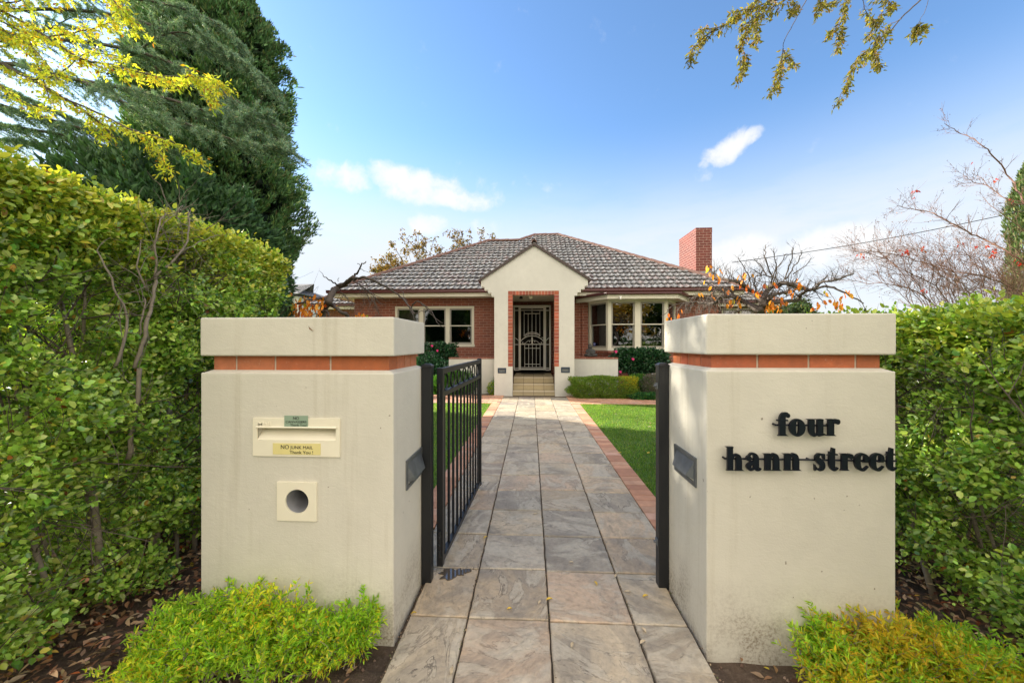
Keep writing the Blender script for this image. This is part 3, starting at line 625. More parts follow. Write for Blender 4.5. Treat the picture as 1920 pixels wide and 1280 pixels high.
# glyphs in units where x-height = 1; list of primitives ('r', points) ribbon, ('p', outline), ('d', cx,cz,rx,rz), ('o',...) ring; width of each glyph
SER = lambda x0, x1, z=0, up=1: ('p', [(x0, z), (x1, z), (x1-.10, z+.06*up), (x1-.22, z+.16*up), (x0+.22, z+.16*up), (x0+.10, z+.06*up)])
G = {
 'f': (.74, [('r', [(.30,.02,.40),(.30,.6,.40),(.30,1.02,.40),(.36,1.24,.32),(.52,1.34,.17),(.62,1.33,.13)]), ('d', .62,1.21,.13,.14), SER(.02,.66), ('p', [(-.02,.88),(.62,.88),(.62,.97),(-.02,.97)])]),
 'o': (1.02, [('o', .51,.49,.50,.53,.10,.43)]),
 'u': (1.18, [('r', [(.33,1.0,.38),(.33,.55,.38),(.34,.28,.36),(.44,.06,.26),(.60,.06,.14),(.74,.16,.10)]), ('r', [(.86,1.0,.38),(.86,.06,.38)]), ('p', [(.02,1),(.5,1),(.5,.93),(.12,.93)]), ('p', [(.58,1),(1.04,1),(1.04,.93),(.66,.93)]), ('p', [(.67,.0),(.74,-.04),(1.18,.07),(1.15,.13),(.98,.18),(.67,.2)])]),
 'r': (.92, [('r', [(.34,1.0,.40),(.34,.04,.40)]), SER(.03,.68), ('p', [(0,1),(.5,1),(.5,.92),(.14,.92)]), ('r', [(.50,.74,.10),(.58,.90,.16),(.70,.95,.16)]), ('d', .76,.84,.16,.16)]),
 'h': (1.16, [('r', [(.30,1.40,.36),(.30,.04,.38)]), ('r', [(.44,.66,.06),(.53,.86,.10),(.64,.94,.16),(.78,.84,.30),(.82,.58,.38),(.82,.04,.38)]), SER(.06,.56), SER(.58,1.14), ('p', [(.0,1.42),(.48,1.42),(.48,1.34),(.10,1.34)])]),
 'n': (1.18, [('r', [(.32,1.0,.38),(.32,.04,.38)]), ('r', [(.46,.66,.06),(.55,.86,.10),(.66,.97,.16),(.80,.86,.30),(.84,.58,.38),(.84,.04,.38)]), SER(.08,.58), SER(.60,1.16), ('p', [(.0,1),(.5,1),(.5,.92),(.12,.92)])]),
 'a': (1.0, [('r', [(.17,.80,.12),(.30,.97,.14),(.50,.97,.22),(.64,.80,.34),(.65,.50,.37),(.65,.18,.36),(.70,.06,.22),(.86,.05,.12),(.96,.14,.08)]), ('d', .19,.72,.17,.17), ('r', [(.60,.57,.08),(.38,.46,.18),(.18,.26,.32),(.26,.08,.24),(.44,.08,.14),(.56,.18,.08)])]),
 's': (.74, [('r', [(.60,.80,.12),(.48,.95,.13),(.30,.94,.20),(.20,.76,.30),(.34,.56,.40),(.52,.36,.36),(.52,.14,.26),(.34,.03,.15),(.20,.09,.11),(.10,.22,.08)]), ('p', [(.04,-.02),(.14,.04),(.2,.08),(.07,.36),(.03,.36)]), ('p', [(.55,.98),(.66,1.0),(.66,.66),(.60,.66),(.48,.90)])]),
 't': (.70, [('r', [(.32,1.12,.36),(.32,.6,.38),(.33,.28,.36),(.42,.07,.24),(.58,.08,.12),(.68,.17,.08)]), ('p', [(.02,.90),(.14,.95),(.26,1.08),(.33,1.36),(.50,1.32),(.50,1.0),(.64,1.0),(.64,.91),(.50,.91),(.14,.90)])]),
 'e': (.90, [('r', [(.50,.52,.07),(.82,.52,.07)]), ('r', [(.74,.55,.30),(.72,.80,.28),(.58,.96,.15),(.42,.97,.15),(.24,.80,.32),(.19,.50,.38),(.26,.20,.32),(.44,.04,.18),(.62,.06,.14),(.84,.26,.07)])]),
}
def glyph(ch, x, z, w, h, y0, y1, parent):
    mb = MB(); gw, prims = G[ch]; sx, sz = w/gw, h; k = 0
    for pr_ in prims:
        ya = y0-.0003*k; k += 1
        if pr_[0] == 'r': ribbon(mb, [(x+a*sx, z+b*sz, c*.90*(sx+sz)/2) for a, b, c in pr_[1]], ya, y1+.0001*k)
        elif pr_[0] == 'p': mb.prism([(x+a*sx, z+b*sz) for a, b in pr_[1]], 'y', ya, y1+.0001*k)
        elif pr_[0] == 'd': disc(mb, x+pr_[1]*sx, z+pr_[2]*sz, pr_[4]*sz, ya, y1+.0001*k, pr_[3]*sx)
        elif pr_[0] == 'o':
            _, cx, cz, rx, rz, ix, iz = pr_; n = 36; vs = []
            for y in (ya, y1):
                for (p, q) in ((rx, rz), (ix, iz)):
                    for j in range(n): a = 2*PI*j/n; vs.append((x+(cx+p*math.cos(a))*sx, y, z+(cz+q*math.sin(a))*sz))
            fs = []
            for j in range(n):
                i = (j+1) % n; fs += [(j, i, n+i, n+j), (2*n+j, 3*n+j, 3*n+i, 2*n+i), (j, 2*n+j, 2*n+i, i), (n+j, n+i, 3*n+i, 3*n+j)]
            mb.add(vs, fs)
    return mb.obj('letter', M['sign_metal'], parent)
def word(Y0, letters, base_v, xh_v, rod_v, ru0, ru1, studs):
    y0, y1 = YF-.031, YF-.021; first = None
    r = MB(); zr = P(1500, rod_v, YF-.02).z; xa, xb = P(ru0, rod_v, YF-.017).x, P(ru1, rod_v, YF-.017).x
    r.tube([(xa, YF-.018, zr), (xb, YF-.018, zr)], .0042, 8)
    for us in studs:
        xs = P(us, rod_v, YF-.017).x; r.tube([(xs, YF-.018, zr), (xs, YF+.003, zr+.001)], .0045, 8)
    s = r.obj('word_sign', M['sign_metal'], PRt)
    for ch, ua, ub in letters:
        a = P(ua, base_v, y0); b = P(ub, base_v, y0); c = P((ua+ub)/2, base_v, y0); h = P((ua+ub)/2, xh_v, y0).z-c.z
        glyph(ch, a.x, c.z, b.x-a.x, h, y0, y1, s)
    return s
zf = 1340; k_ = 9.144
word(0, [('f', 1340+1083/k_, 1340+1293/k_), ('o', 1340+1284/k_, 1340+1563/k_), ('u', 1510+22/k_, 1510+352/k_), ('r', 1510+360/k_, 1510+600/k_)], 817, 785.5, 797, 1454, 1563, (1454, 1556))
word(0, [('h', 1340+185/k_, 1340+518/k_), ('a', 1340+540/k_, 1340+812/k_), ('n', 1340+828/k_, 1340+1160/k_), ('n', 1340+1167/k_, 1340+1500/k_),
         ('s', 1510+155/k_, 1510+362/k_), ('t', 1510+370/k_, 1510+575/k_), ('r', 1510+595/k_, 1510+828/k_), ('e', 1510+848/k_, 1510+1102/k_), ('e', 1510+1112/k_, 1510+1368/k_), ('t', 1510+1368/k_, 1510+1572/k_)],
     882, 850.5, 861.5, 1359, 1680, (1359, 1518, 1630))
# ============================================================ GATE POSTS AND GATE
def post(label, x0, x1, y0, y1, ztop, group):
    t = thing('gate_post', label, 'post', ((x0+x1)/2, (y0+y1)/2, 0))
    mb = MB(); mb.box(x0, x1, y0, y1, .0, ztop-.012); mb.obj('shaft', M['black_metal'], t, bevel=.003)
    cx, cy = (x0+x1)/2, (y0+y1)/2; w = (x1-x0)/2+.003; c = MB(); q = w*.55
    vs = [(cx+a*w, cy+b*w, z) for z in (ztop-.014, ztop-.005) for a, b in ((-1,-1),(1,-1),(1,1),(-1,1))]+[(cx+a*q, cy+b*q, ztop+.006) for a, b in ((-1,-1),(1,-1),(1,1),(-1,1))]
    c.add(vs, [(0,1,2,3),(8,9,10,11)]+[(i, (i+1) % 4, 4+(i+1) % 4, 4+i) for i in range(4)]+[(4+i, 4+(i+1) % 4, 8+(i+1) % 4, 8+i) for i in range(4)]); c.obj('post_cap', M['black_metal'], t, bevel=.001)
    return t
gp1 = post('black square steel gate post beside the mail slot pillar', -.607, -.553, 2.07, 2.124, 1.215, None)
gp2 = post('black square steel gate post beside the lettered pillar', .691, .745, 2.09, 2.144, 1.222, None)
for zz in (PXp(1229, 722, .69).z, .25):
    lt = MB(); lt.tube([(.691, 2.117, zz), (.672, 2.117, zz)], .007, 8); lt.box(.684, .6905, 2.10, 2.134, zz-.016, zz+.016); lt.obj('latch_stud', M['lead'], gp2)
def gate():
    A = Vector((-.528, 2.165, 0)); B = Vector((-.472, 3.46, 0)); Lg = (B-A).length; ang = math.atan2(B.y-A.y, B.x-A.x)
    t = thing('metal_gate', 'black steel gate of upright bars with a row of rings, swung open', 'gate', (A.x, A.y, 0)); t.rotation_euler = (0, 0, 0)
    R = Matrix.Rotation(ang, 4, 'Z'); Tm = Matrix.Translation(A)@R
    def fin(mb, name, parent=t, bev=.0015, smooth=False):
        mb.v = [tuple(Tm@Vector(p)) for p in mb.v]; return mb.obj(name, M['black_metal'], parent, bevel=bev, smooth=smooth)
    w = .036; z0, z1 = .055, 1.192
    for (a, zt) in ((0, z1), (Lg-w, z1+.008)):
        m = MB(); m.box(a, a+w, -w/2, w/2, z0-.01, zt); fin(m, 'stile')
    for (za, zb) in ((z1-.036, z1-.003), (1.022, 1.050), (z0, z0+.030)):
        m = MB(); m.box(w, Lg-w, -.0145, .0145, za, zb); fin(m, 'rail')
    n = 11; 
    for k in range(n):
        x = w+(Lg-2*w)*(k+.5)/n; m = MB(); m.box(x-.007, x+.007, -.007, .007, z0+.030, 1.022); fin(m, 'baluster', bev=0)
    nr = 7; zc = (1.050+z1-.036)/2; r = (z1-.036-1.050)/2
    for k in range(nr):
        x = w+(Lg-2*w)*(k+.5)/nr; m = MB(); q = 28; vs = []
        for (rr, yy) in ((r, -.005), (r, .005), (r-.004, .005), (r-.004, -.005)):
            for j in range(q): a = 2*PI*j/q; vs.append((x+rr*math.cos(a), yy, zc+rr*math.sin(a)))
        m.add(vs, [(i*q+j, ((i+1) % 4)*q+j, ((i+1) % 4)*q+(j+1) % q, i*q+(j+1) % q) for i in range(4) for j in range(q)]); fin(m, 'ring', bev=0)
    for zz in (1.03, .18):
        m = MB(); m.tube([(-.012, .0, zz-.075), (-.012, .0, zz+.075)], .008, 10); m.box(-.026, 0, -.006, .006, zz-.05, zz-.035); m.box(-.026, 0, -.006, .006, zz+.035, zz+.05); m.tube([(-.03, -.001, zz), (-.012, -.001, zz)], .006, 8); fin(m, 'hinge', bev=0)
    # dry grass stem caught on a bar
    return t
gate()
# ============================================================ HOUSE
YW, YE, ZG = 12.30, 11.70, 3.015        # front wall plane, eave line, gutter top
XWL, XWR = P(664.5, 600, YW).x, P(1347, 600, YW).x
house = thing('brick_house', 'single storey red brick house with lichened tile hip roof and white gabled porch', 'house', (0, YW, 0))
def hpart(mb, name, m, parent=house, **k): return mb.obj(name, m, parent, **k)
# window geometry (front plane of left window)
wl0, wl1 = P(740.5, 574, YW), P(889, 650, YW)
# main walls built round the openings
w = MB()
def wallpanel(x0, x1, z0, z1, y=YW, th=.25): w.box(x0, x1, y, y+th, z0, z1)
PX0, PX1 = P(925, 700, 9.75).x, P(1077, 700, 9.75).x     # porch outer faces
wallpanel(XWL, wl0.x, -.05, 2.83); wallpanel(wl0.x, wl1.x, -.05, wl1.z); wallpanel(wl0.x, wl1.x, wl0.z, 2.83)
DX0, DX1 = P(963, 600, 12.1).x-.02, P(1033, 600, 12.1).x+.02
wallpanel(wl1.x, DX0, -.05, 2.83); wallpanel(DX0, DX1, P(1000, 571, 12.1).z+.02, 2.83)
bx0, bx1 = P(1102.3, 600, YW).x, 4.60
wallpanel(DX1, bx0, -.05, 2.83); wallpanel(bx1, XWR, -.05, 2.83); wallpanel(bx0, bx1, -.05, 1.10)
w.box(XWL, XWL+.25, YW+.252, 19, -.05, 2.83); w.box(XWR-.25, XWR, YW+.252, 19, -.05, 2.83)
hpart(w, 'wall', M['red_brick'])
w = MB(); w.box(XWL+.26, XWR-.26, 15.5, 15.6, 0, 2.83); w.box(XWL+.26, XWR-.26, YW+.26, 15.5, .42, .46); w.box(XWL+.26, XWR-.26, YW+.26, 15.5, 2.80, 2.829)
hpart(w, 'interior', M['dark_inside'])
# soffit, fascia, gutter
XEL, XER = P(620, 545, YE).x, 6.40
s = MB(); s.box(XEL+.03, XER-.03, YE+.032, YW+.3, 2.832, 2.85); s.box(XEL+.03, XWL+.1, YW+.3, 19.4, 2.832, 2.85); s.box(XWR-.1, XER-.03, YW+.3, 19.4, 2.832, 2.85); hpart(s, 'soffit', M['paint_cream'])
s = MB(); s.box(XEL+.01, XER-.01, YE+.005, YE+.03, 2.815, 2.965); s.box(XEL+.01, XEL+.032, YE+.032, 19.4, 2.815, 2.965); s.box(XER-.032, XER-.01, YE+.032, 19.4, 2.815, 2.965); hpart(s, 'fascia', M['paint_cream'])
def gutter(path, name='gutter', hgt=.10, parent=house):
    """quad gutter swept along a path of (x,y,z) points; outward is to the right of travel"""
    prof = [(.002, 0), (.085, 0), (.105, .03), (.10, .075), (.112, .10), (.102, .10), (.092, .075), (.095, .035), (.08, .012), (.002, .012)]
    mb = MB(); pts = [Vector(p) for p in path]; n = len(prof); rows = []
    for i, p in enumerate(pts):
        d0 = (p-pts[i-1]).normalized() if i else (pts[1]-p).normalized(); d1 = (pts[i+1]-p).normalized() if i < len(pts)-1 else d0
        n0 = Vector((d0.y, -d0.x, 0)); n1 = Vector((d1.y, -d1.x, 0)); b = (n0+n1).normalized(); k = 1/max(.3, b.dot(n0))
        rows.append([p+b*(a*k)+Vector((0, 0, (h-1*.1)*hgt/.1)) for a, h in prof])
    vs = [q for r in rows for q in r]; fs = [(i*n+j, i*n+(j+1) % n, (i+1)*n+(j+1) % n, (i+1)*n+j) for i in range(len(pts)-1) for j in range(n)]+[tuple(range(n)), tuple(range(len(vs)-1, len(vs)-1-n, -1))]
    mb.add(vs, fs); return hpart(mb, name, M['maroon'], parent)
gutter([(XEL, 19.4, ZG+.01), (XEL, YE, ZG+.01), (XER, YE, ZG+.01), (XER, 19.4, ZG+.01)])
# ---- roof
TP = .602                                 # roof pitch (rise per run)
def roof_plane(poly, org, ux, uy, ncourse_len=.325, tile=.19, extra=0):
    """tiled plane: poly in (a,b) plan coords: a along the eave, b run from the eave; org world pt of a=0,b=0"""
    sl = math.sqrt(1+TP*TP); cp = ncourse_len/sl
    amin = min(p[0] for p in poly); amax = max(p[0] for p in poly); bmax = max(p[1] for p in poly)
    def inside(a, b):
        c = False; j = len(poly)-1
        for i in range(len(poly)):
            (x1, y1), (x2, y2) = poly[i], poly[j]
            if (y1 > b) != (y2 > b) and a < (x2-x1)*(b-y1)/(y2-y1)+x1: c = not c
            j = i
        return c
    per = 8; da = tile/per; na = int((amax-amin)/da)+1; nb = int(bmax/cp)+2
    V = []; F = []; Cc = []; idx = {}
    nrm = (Vector((0, 0, 1))-uy*TP).normalized()
    jit = {}
    prof = [0, .004, .012, .024, .036, .030, .012, .002]
    def pt(ia, b, lift):
        a = amin+ia*da; tcol = prof[ia % per]*.6
        p = org+ux*a+uy*b+Vector((0, 0, TP*b)); p = p+nrm*(lift+tcol); return p
    for ib in range(nb):
        b0 = ib*cp-.03; b1 = (ib+1)*cp-.03
        for it in range(na//per+1):
            key = (ib, it); base = random.choice([(.10,.09,.085),(.09,.085,.08),(.13,.10,.09),(.07,.068,.065),(.15,.10,.088),(.11,.105,.10)]); l = random.uniform(0, .006)
            kk = random.uniform(.8, 1.2); base = tuple(q*kk for q in base)
            sh = 0
            for k in range(per):
                ia = it*per+k
                if not inside(amin+(ia+.5)*da, (b0+b1)/2): continue
                o = len(V)
                for (i2) in (ia, ia+1):
                    V.append(pt(i2, b0+.004, -.006+l)); V.append(pt(i2, b0+.0, .054+l)); V.append(pt(i2, b0+.02, .062+l)); V.append(pt(i2, b1+.02, .010+l))
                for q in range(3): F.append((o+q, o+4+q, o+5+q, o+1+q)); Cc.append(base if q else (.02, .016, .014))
                    # front riser of each tile coloured near black as the shadow under its course
    return V, F, Cc
def add_roof(name, planes, parent):
    V = []; F = []; Cc = []
    for pl in planes:
        v, f, c = pl; o = len(V); V += [tuple(p) for p in v]; F += [tuple(i+o for i in q) for q in f]; Cc += c
    mb = MB(); mb.v = V; mb.f = [list(q) for q in F]; mb.c = Cc
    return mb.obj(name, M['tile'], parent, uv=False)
d1 = 5.21; RX1 = XER-d1; dl = (5.73-ZG)/TP; RX0 = XEL+dl; rise = d1
JX = .165                                  # where the left hip of the high roof meets its ridge
X2 = JX-(d1-dl)
poly_front = [(XEL, 0), (XER, 0), (RX1, d1), (JX, d1), (X2, dl), (RX0, dl)]
zero = Vector((0, YE, ZG)); ex, ey = Vector((1, 0, 0)), Vector((0, 1, 0))
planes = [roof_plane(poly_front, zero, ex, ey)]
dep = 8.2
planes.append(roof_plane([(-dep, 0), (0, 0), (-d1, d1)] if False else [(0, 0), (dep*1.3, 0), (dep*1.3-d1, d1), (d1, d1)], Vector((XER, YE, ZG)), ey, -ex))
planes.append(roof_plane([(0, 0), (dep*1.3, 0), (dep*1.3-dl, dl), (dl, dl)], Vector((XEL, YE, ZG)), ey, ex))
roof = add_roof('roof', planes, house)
# underlay boards below the tiles, including the back slopes
ub = MB(); yb = YE+2*d1
def zr(d): return ZG+TP*d-.02
A = [(XEL, YE, zr(0)), (XER, YE, zr(0)), (RX1, YE+d1, zr(d1)), (JX, YE+d1, zr(d1)), (X2, YE+dl, zr(dl)), (RX0, YE+dl, zr(dl)), (XER, yb, zr(0)), (XEL, yb, zr(0)), (RX0, YE+2*d1-dl, zr(dl))]
ub.add(A, [(0, 1, 2, 3, 4, 5), (1, 6, 2), (0, 5, 8, 7), (7, 8, 4, 3, 2, 6), (5, 4, 8), (0, 7, 6, 1)]); hpart(ub, 'roof_underlay', M['dark_trim'])
def ridge(pts, parent=roof, name='ridge_cap', rad=.085, step=.38):
    mb = MB()
    for i in range(len(pts)-1):
        a, b = Vector(pts[i]), Vector(pts[i+1]); d = b-a; n = max(1, int(d.length/step)); u = d/n
        side = u.normalized().cross(Vector((0, 0, 1))).normalized(); up = side.cross(u.normalized())
        for k in range(n):
            p0 = a+u*k-u*.06; p1 = a+u*(k+1)+u*.02; q = 7; vs = []
            r0, r1 = rad*.94*random.uniform(.97, 1.03), rad*1.1
            for (p, r) in ((p0, r0), (p1, r1), (p1, r1-.018), (p0, r0-.018)):
                for j in range(q+1):
                    w_ = PI*(j/q)*1.1-.05*PI; vs.append(p+side*(r*math.cos(w_))+up*(r*math.sin(w_)-.01))
            m = q+1; fs = [(r*m+j, ((r+1) % 4)*m+j, ((r+1) % 4)*m+j+1, r*m+j+1) for r in range(4) for j in range(q)]
            mb.add(vs, fs)
    return mb.obj(name, M['ridge'], parent)
zt = .035
def rp(x, d): return (x, YE+d, ZG+TP*d+zt)
ridge([rp(XEL+.05, .05), rp(RX0, dl)]); ridge([rp(RX0, dl), rp(X2, dl)]); ridge([rp(X2, dl), rp(JX, d1)]); ridge([rp(JX, d1), rp(RX1, d1)]); ridge([rp(XER-.05, .05), rp(RX1, d1)])
# ---- chimney
c0, c1 = P(1305, 427, 13.0), P(1335, 427, 13.0)
ch = MB(); ch.box(c0.x, c1.x, 13.0, 14.45, 3.2, c0.z-.172); ch.box(c0.x-.004, c1.x+.004, 12.996, 14.454, c0.z-.172, c0.z); chim = hpart(ch, 'chimney', M['chimney_brick'], roof)
cc = MB(); cc.box(c0.x+.10, c1.x-.10, 13.12, 14.33, c0.z+.002, c0.z+.03); hpart(cc, 'flue', M['dark_inside'], roof)
fl = MB(); fl.box(c0.x-.03, c1.x+.06, 12.94, 14.5, 3.2, 3.2+.55); hpart(fl, 'chimney_flashing', M['lead'], roof)
# ---- right rear wing and left rear wing (walls, roofs, gutters)
def wing(x0, x1, y0, y1, zg, wx0, wx1, lab, ridge_h):
    w_ = MB(); w_.box(wx0, wx1, y0+.55, y1, -.05, zg-.18); hpart(w_, 'wing_wall', M['red_brick'])
    f = MB(); f.box(x0+.01, x1-.01, y0+.005, y0+.03, zg-.2, zg-.05); f.box(x0+.02, x1-.02, y0+.032, y0+.6, zg-.178, zg-.165); hpart(f, 'wing_fascia', M['paint_cream'])
    gutter([(x0, y0, zg+.01), (x1, y0, zg+.01)], 'wing_gutter')
    d = (y1-y0)/2; pl = [(x0, 0), (x1, 0), (x1-d, d), (x0+d, d)] if x1-x0 > 2*d else [(x0, 0), (x1, 0), ((x0+x1)/2, (x1-x0)/2)]
    if lab == 'r': pl = [(x0, 0), (x1, 0), (x1-d, d), (x0, d)]
    if lab == 'l': pl = [(x0, 0), (x1, 0), (x1, d), (x0+d, d)]
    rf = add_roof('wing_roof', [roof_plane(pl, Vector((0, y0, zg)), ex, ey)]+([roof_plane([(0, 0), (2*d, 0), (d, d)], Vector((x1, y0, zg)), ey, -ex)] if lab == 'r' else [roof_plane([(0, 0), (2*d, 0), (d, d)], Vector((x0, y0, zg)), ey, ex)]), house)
    u = MB()
    if lab == 'r': u.add([(x0, y0, zg-.02), (x1, y0, zg-.02), (x1-d, y0+d, zg-.02+TP*d), (x0, y0+d, zg-.02+TP*d), (x0, y1, zg-.02), (x1, y1, zg-.02)], [(0, 1, 2, 3), (1, 5, 2), (3, 2, 5, 4)]); ridge([(x0, y0+d, zg+TP*d+zt), (x1-d, y0+d, zg+TP*d+zt), (x1-.05, y0+.05, zg+zt)], rf)
    else: u.add([(x0, y0, zg-.02), (x1, y0, zg-.02), (x1, y0+d, zg-.02+TP*d), (x0+d, y0+d, zg-.02+TP*d), (x0, y1, zg-.02), (x1, y1, zg-.02)], [(0, 1, 2, 3), (0, 3, 4), (3, 2, 5, 4)]); ridge([(x1, y0+d, zg+TP*d+zt), (x0+d, y0+d, zg+TP*d+zt), (x0+.05, y0+.05, zg+zt)], rf)
    hpart(u, 'roof_underlay', M['dark_trim'])
wrx = P(1452, 560, 15.6).x
wing(5.2, wrx, 15.2, 22.0, ZG, 5.4, wrx-.55, 'r', 0)
wlx = P(572, 560, 15.6).x
wing(wlx, -5.2, 15.6, 20.5, ZG, wlx+.5, -5.4, 'l', 0)
# ---- windows
def sash_window(x0, x1, z0, z1, y, n_sash, casing, parent=house, name='window', rot=None):
    """timber window: casing frame, and per sash a taupe double hung pair; built in the plane y, optionally mapped by rot()"""
    f = rot or (lambda p: p)
    def mk(mb, nm, m, par, **k):
        mb.v = [tuple(f(Vector(p))) for p in mb.v]; return mb.obj(nm, m, par, **k)
    mb = MB(); t, b_, s_ = casing
    xs = np.linspace(x0+s_*0, x1, n_sash+1)
    mb.box(x0, x1, y-.045, y+.09, z1-t, z1); mb.box(x0-.02, x1+.02, y-.075, y+.09, z0, z0+b_)
    muls = [(x0, x0+s_)]+[(xs[i]-s_*.85, xs[i]+s_*.85) for i in range(1, n_sash)]+[(x1-s_, x1)]
    for a, b in muls: mb.box(a, b, y-.043, y+.088, z0+b_, z1-t)
    fr = mk(mb, name, M['paint_cream'], parent)
    for i in range(n_sash):
        a, b = muls[i][1]+.001, muls[i+1][0]-.001; zb, zt_ = z0+b_+.001, z1-t-.001; zm = (zb+zt_)/2+.02; q = .045
        for (za, zc, yy) in ((zm-.012, zt_, y-.02), (zb, zm+.012, y+.022)):
            m = MB(); m.box(a, a+q, yy, yy+.035, za, zc); m.box(b-q, b, yy, yy+.035, za, zc); m.box(a+q, b-q, yy, yy+.035, zc-(q if yy < y else .028), zc); m.box(a+q, b-q, yy, yy+.035, za, za+(.028 if yy < y else q*1.3))
            mk(m, 'sash', M['paint_taupe'], fr)
            g_ = MB(); g_.box(a+q, b-q, yy+.015, yy+.019, za+.02, zc-.02); mk(g_, 'pane', M['glass'], fr)
        m = MB(); m.box(a, b, y-.027, y-.0205, zm-.014, zm+.010); mk(m, 'meeting_rail', M['paint_cream'], fr)
    return fr
wz0, wz1 = P(815, 650, YW).z, P(815, 574, YW).z
wf = sash_window(wl0.x, wl1.x, wz0, wz1, YW+.05, 3, (.075, .085, .075))
cu = MB(); x = wl0.x+.05
while x < wl0.x+.75:
    cu.tube([(x, YW+.32, wz0-.1), (x, YW+.32, wz1)], .03, 6); x += .05
hpart(cu, 'curtain', M['curtain'])
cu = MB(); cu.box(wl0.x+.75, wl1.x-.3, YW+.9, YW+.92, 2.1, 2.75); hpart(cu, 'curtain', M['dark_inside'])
# bay window
YB = 11.5; fx0, fx1 = P(1140, 600, YB).x, P(1252, 600, YB).x; bz0, bz1 = P(1190, 657, YB).z, P(1190, 560, YB).z
bw = MB(); bw.prism([(bx0, YW-.001), (fx0+.03, YB+.06), (fx1-.03, YB+.06), (bx1, YW-.001)], 'z', -.05, bz0-.005); bayb = hpart(bw, 'bay_base', M['red_brick'])
sl2 = MB(); sl2.prism([(bx0-.03, YW-.002), (fx0, YB-.03), (fx1, YB-.03), (bx1+.03, YW-.002)], 'z', bz0-.075, bz0-.003); hpart(sl2, 'brick_sill', M['red_brick'])
sash_window(fx0, fx1, bz0, bz1, YB+.045, 2, (.09, .075, .10))
def angled(ax, ay, bx_, by_):
    """map a window built along x from 0 to len, in plane y=0, on to the segment a-b"""
    a = Vector((ax, ay, 0)); b = Vector((bx_, by_, 0)); d = (b-a).normalized(); n = Vector((-d.y, d.x, 0))
    return lambda p: a+d*p.x+n*p.y+Vector((0, 0, p.z))
l1 = math.hypot(fx0-bx0, YW-YB)
sash_window(.02, l1-.008, bz0, bz1, .045, 1, (.09, .075, .08), rot=angled(bx0, YW, fx0, YB))
sash_window(.008, l1+.0, bz0, bz1, .045, 1, (.09, .075, .08), rot=angled(fx1, YB, bx1, YW))
# brick return beside the bay, bay eave
br_ = MB(); br_.box(bx0-.20, bx0-.003, YW-.06, YW-.001, .3, 2.83); hpart(br_, 'brick_pier', M['red_brick'])
eb = [P(1080, 549, 12.25), P(1139, 549, 11.12), P(1272, 549, 11.12)]; bzg = eb[1].z+.02
E = [(eb[0].x, 12.26), (eb[1].x, 11.12), (eb[2].x, 11.12), (eb[2].x+(eb[1].x-eb[0].x), 12.26)]
bf = MB()
for i in range(3):
    a, b = Vector((*E[i], 0)), Vector((*E[i+1], 0)); d = (b-a).normalized(); n = Vector((-d.y, d.x, 0))*.022
    o = len(bf.v); bf.add([a+Vector((0,0,bzg-.19)), b+Vector((0,0,bzg-.19)), b+Vector((0,0,bzg-.03)), a+Vector((0,0,bzg-.03)), a+n+Vector((0,0,bzg-.19)), b+n+Vector((0,0,bzg-.19)), b+n+Vector((0,0,bzg-.03)), a+n+Vector((0,0,bzg-.03))], [(0,1,2,3),(4,7,6,5),(0,4,5,1),(3,2,6,7),(0,3,7,4),(1,5,6,2)])
bf.prism([(x_, y_+.01) for x_, y_ in E], 'z', bzg-.172, bzg-.16); hpart(bf, 'bay_fascia', M['paint_cream'])
br2 = MB(); e2 = [(x_, y_, bzg-.02) for x_, y_ in E]+[(E[0][0]+.25, 12.3, bzg+.06), (E[1][0]+.15, 11.74, bzg+.05), (E[2][0]-.15, 11.74, bzg+.05), (E[3][0]-.25, 12.3, bzg+.06)]
br2.add(e2, [(0, 1, 5, 4), (1, 2, 6, 5), (2, 3, 7, 6)]); hpart(br2, 'bay_roof', M['maroon'])
gutter([(*E[0], bzg), (*E[1], bzg), (*E[2], bzg), (*E[3], bzg)], 'bay_gutter', .07)
sn = MB(); c = P(1163, 559, 11.1); sn.box(c.x-.03, c.x+.03, 11.05, 11.118, c.z+.01, c.z+.05); sn.tube([(c.x, 11.08, c.z+.01), (c.x, 11.06, c.z-.035)], .022, 10); hpart(sn, 'sensor_light', M['white_metal'], bevel=.003)
bs = MB(); pt = P(1114, 644.5, 12.0); rt = angled(bx0, YW, fx0, YB); loc = .30; disc(bs, loc-.02, bz0+.19, .055, .012, .016, n=24); bs.v = [tuple(rt(Vector((p[0], p[1]+.015-.0, p[2])))) for p in bs.v]; st_ = hpart(bs, 'window_sticker', M['blue_sticker'])
b3 = MB(); b3.prism([(loc-.055, bz0+.185), (loc-.03, bz0+.205), (loc+.015, bz0+.20), (loc+.012, bz0+.188), (loc-.02, bz0+.182)], 'y', .0095, .0115); b3.v = [tuple(rt(Vector((p[0], p[1]+.015, p[2])))) for p in b3.v]; hpart(b3, 'sticker_mark', M['white_metal'], st_)
# rear wing windows
for (u0, u1) in ((1352, 1382), (1386, 1412)):
    a = P(u0, 578, 15.75); b = P(u1, 640, 15.75); sash_window(a.x, b.x, b.z, a.z, 15.74, 1, (.06, .06, .05), name='wing_window')
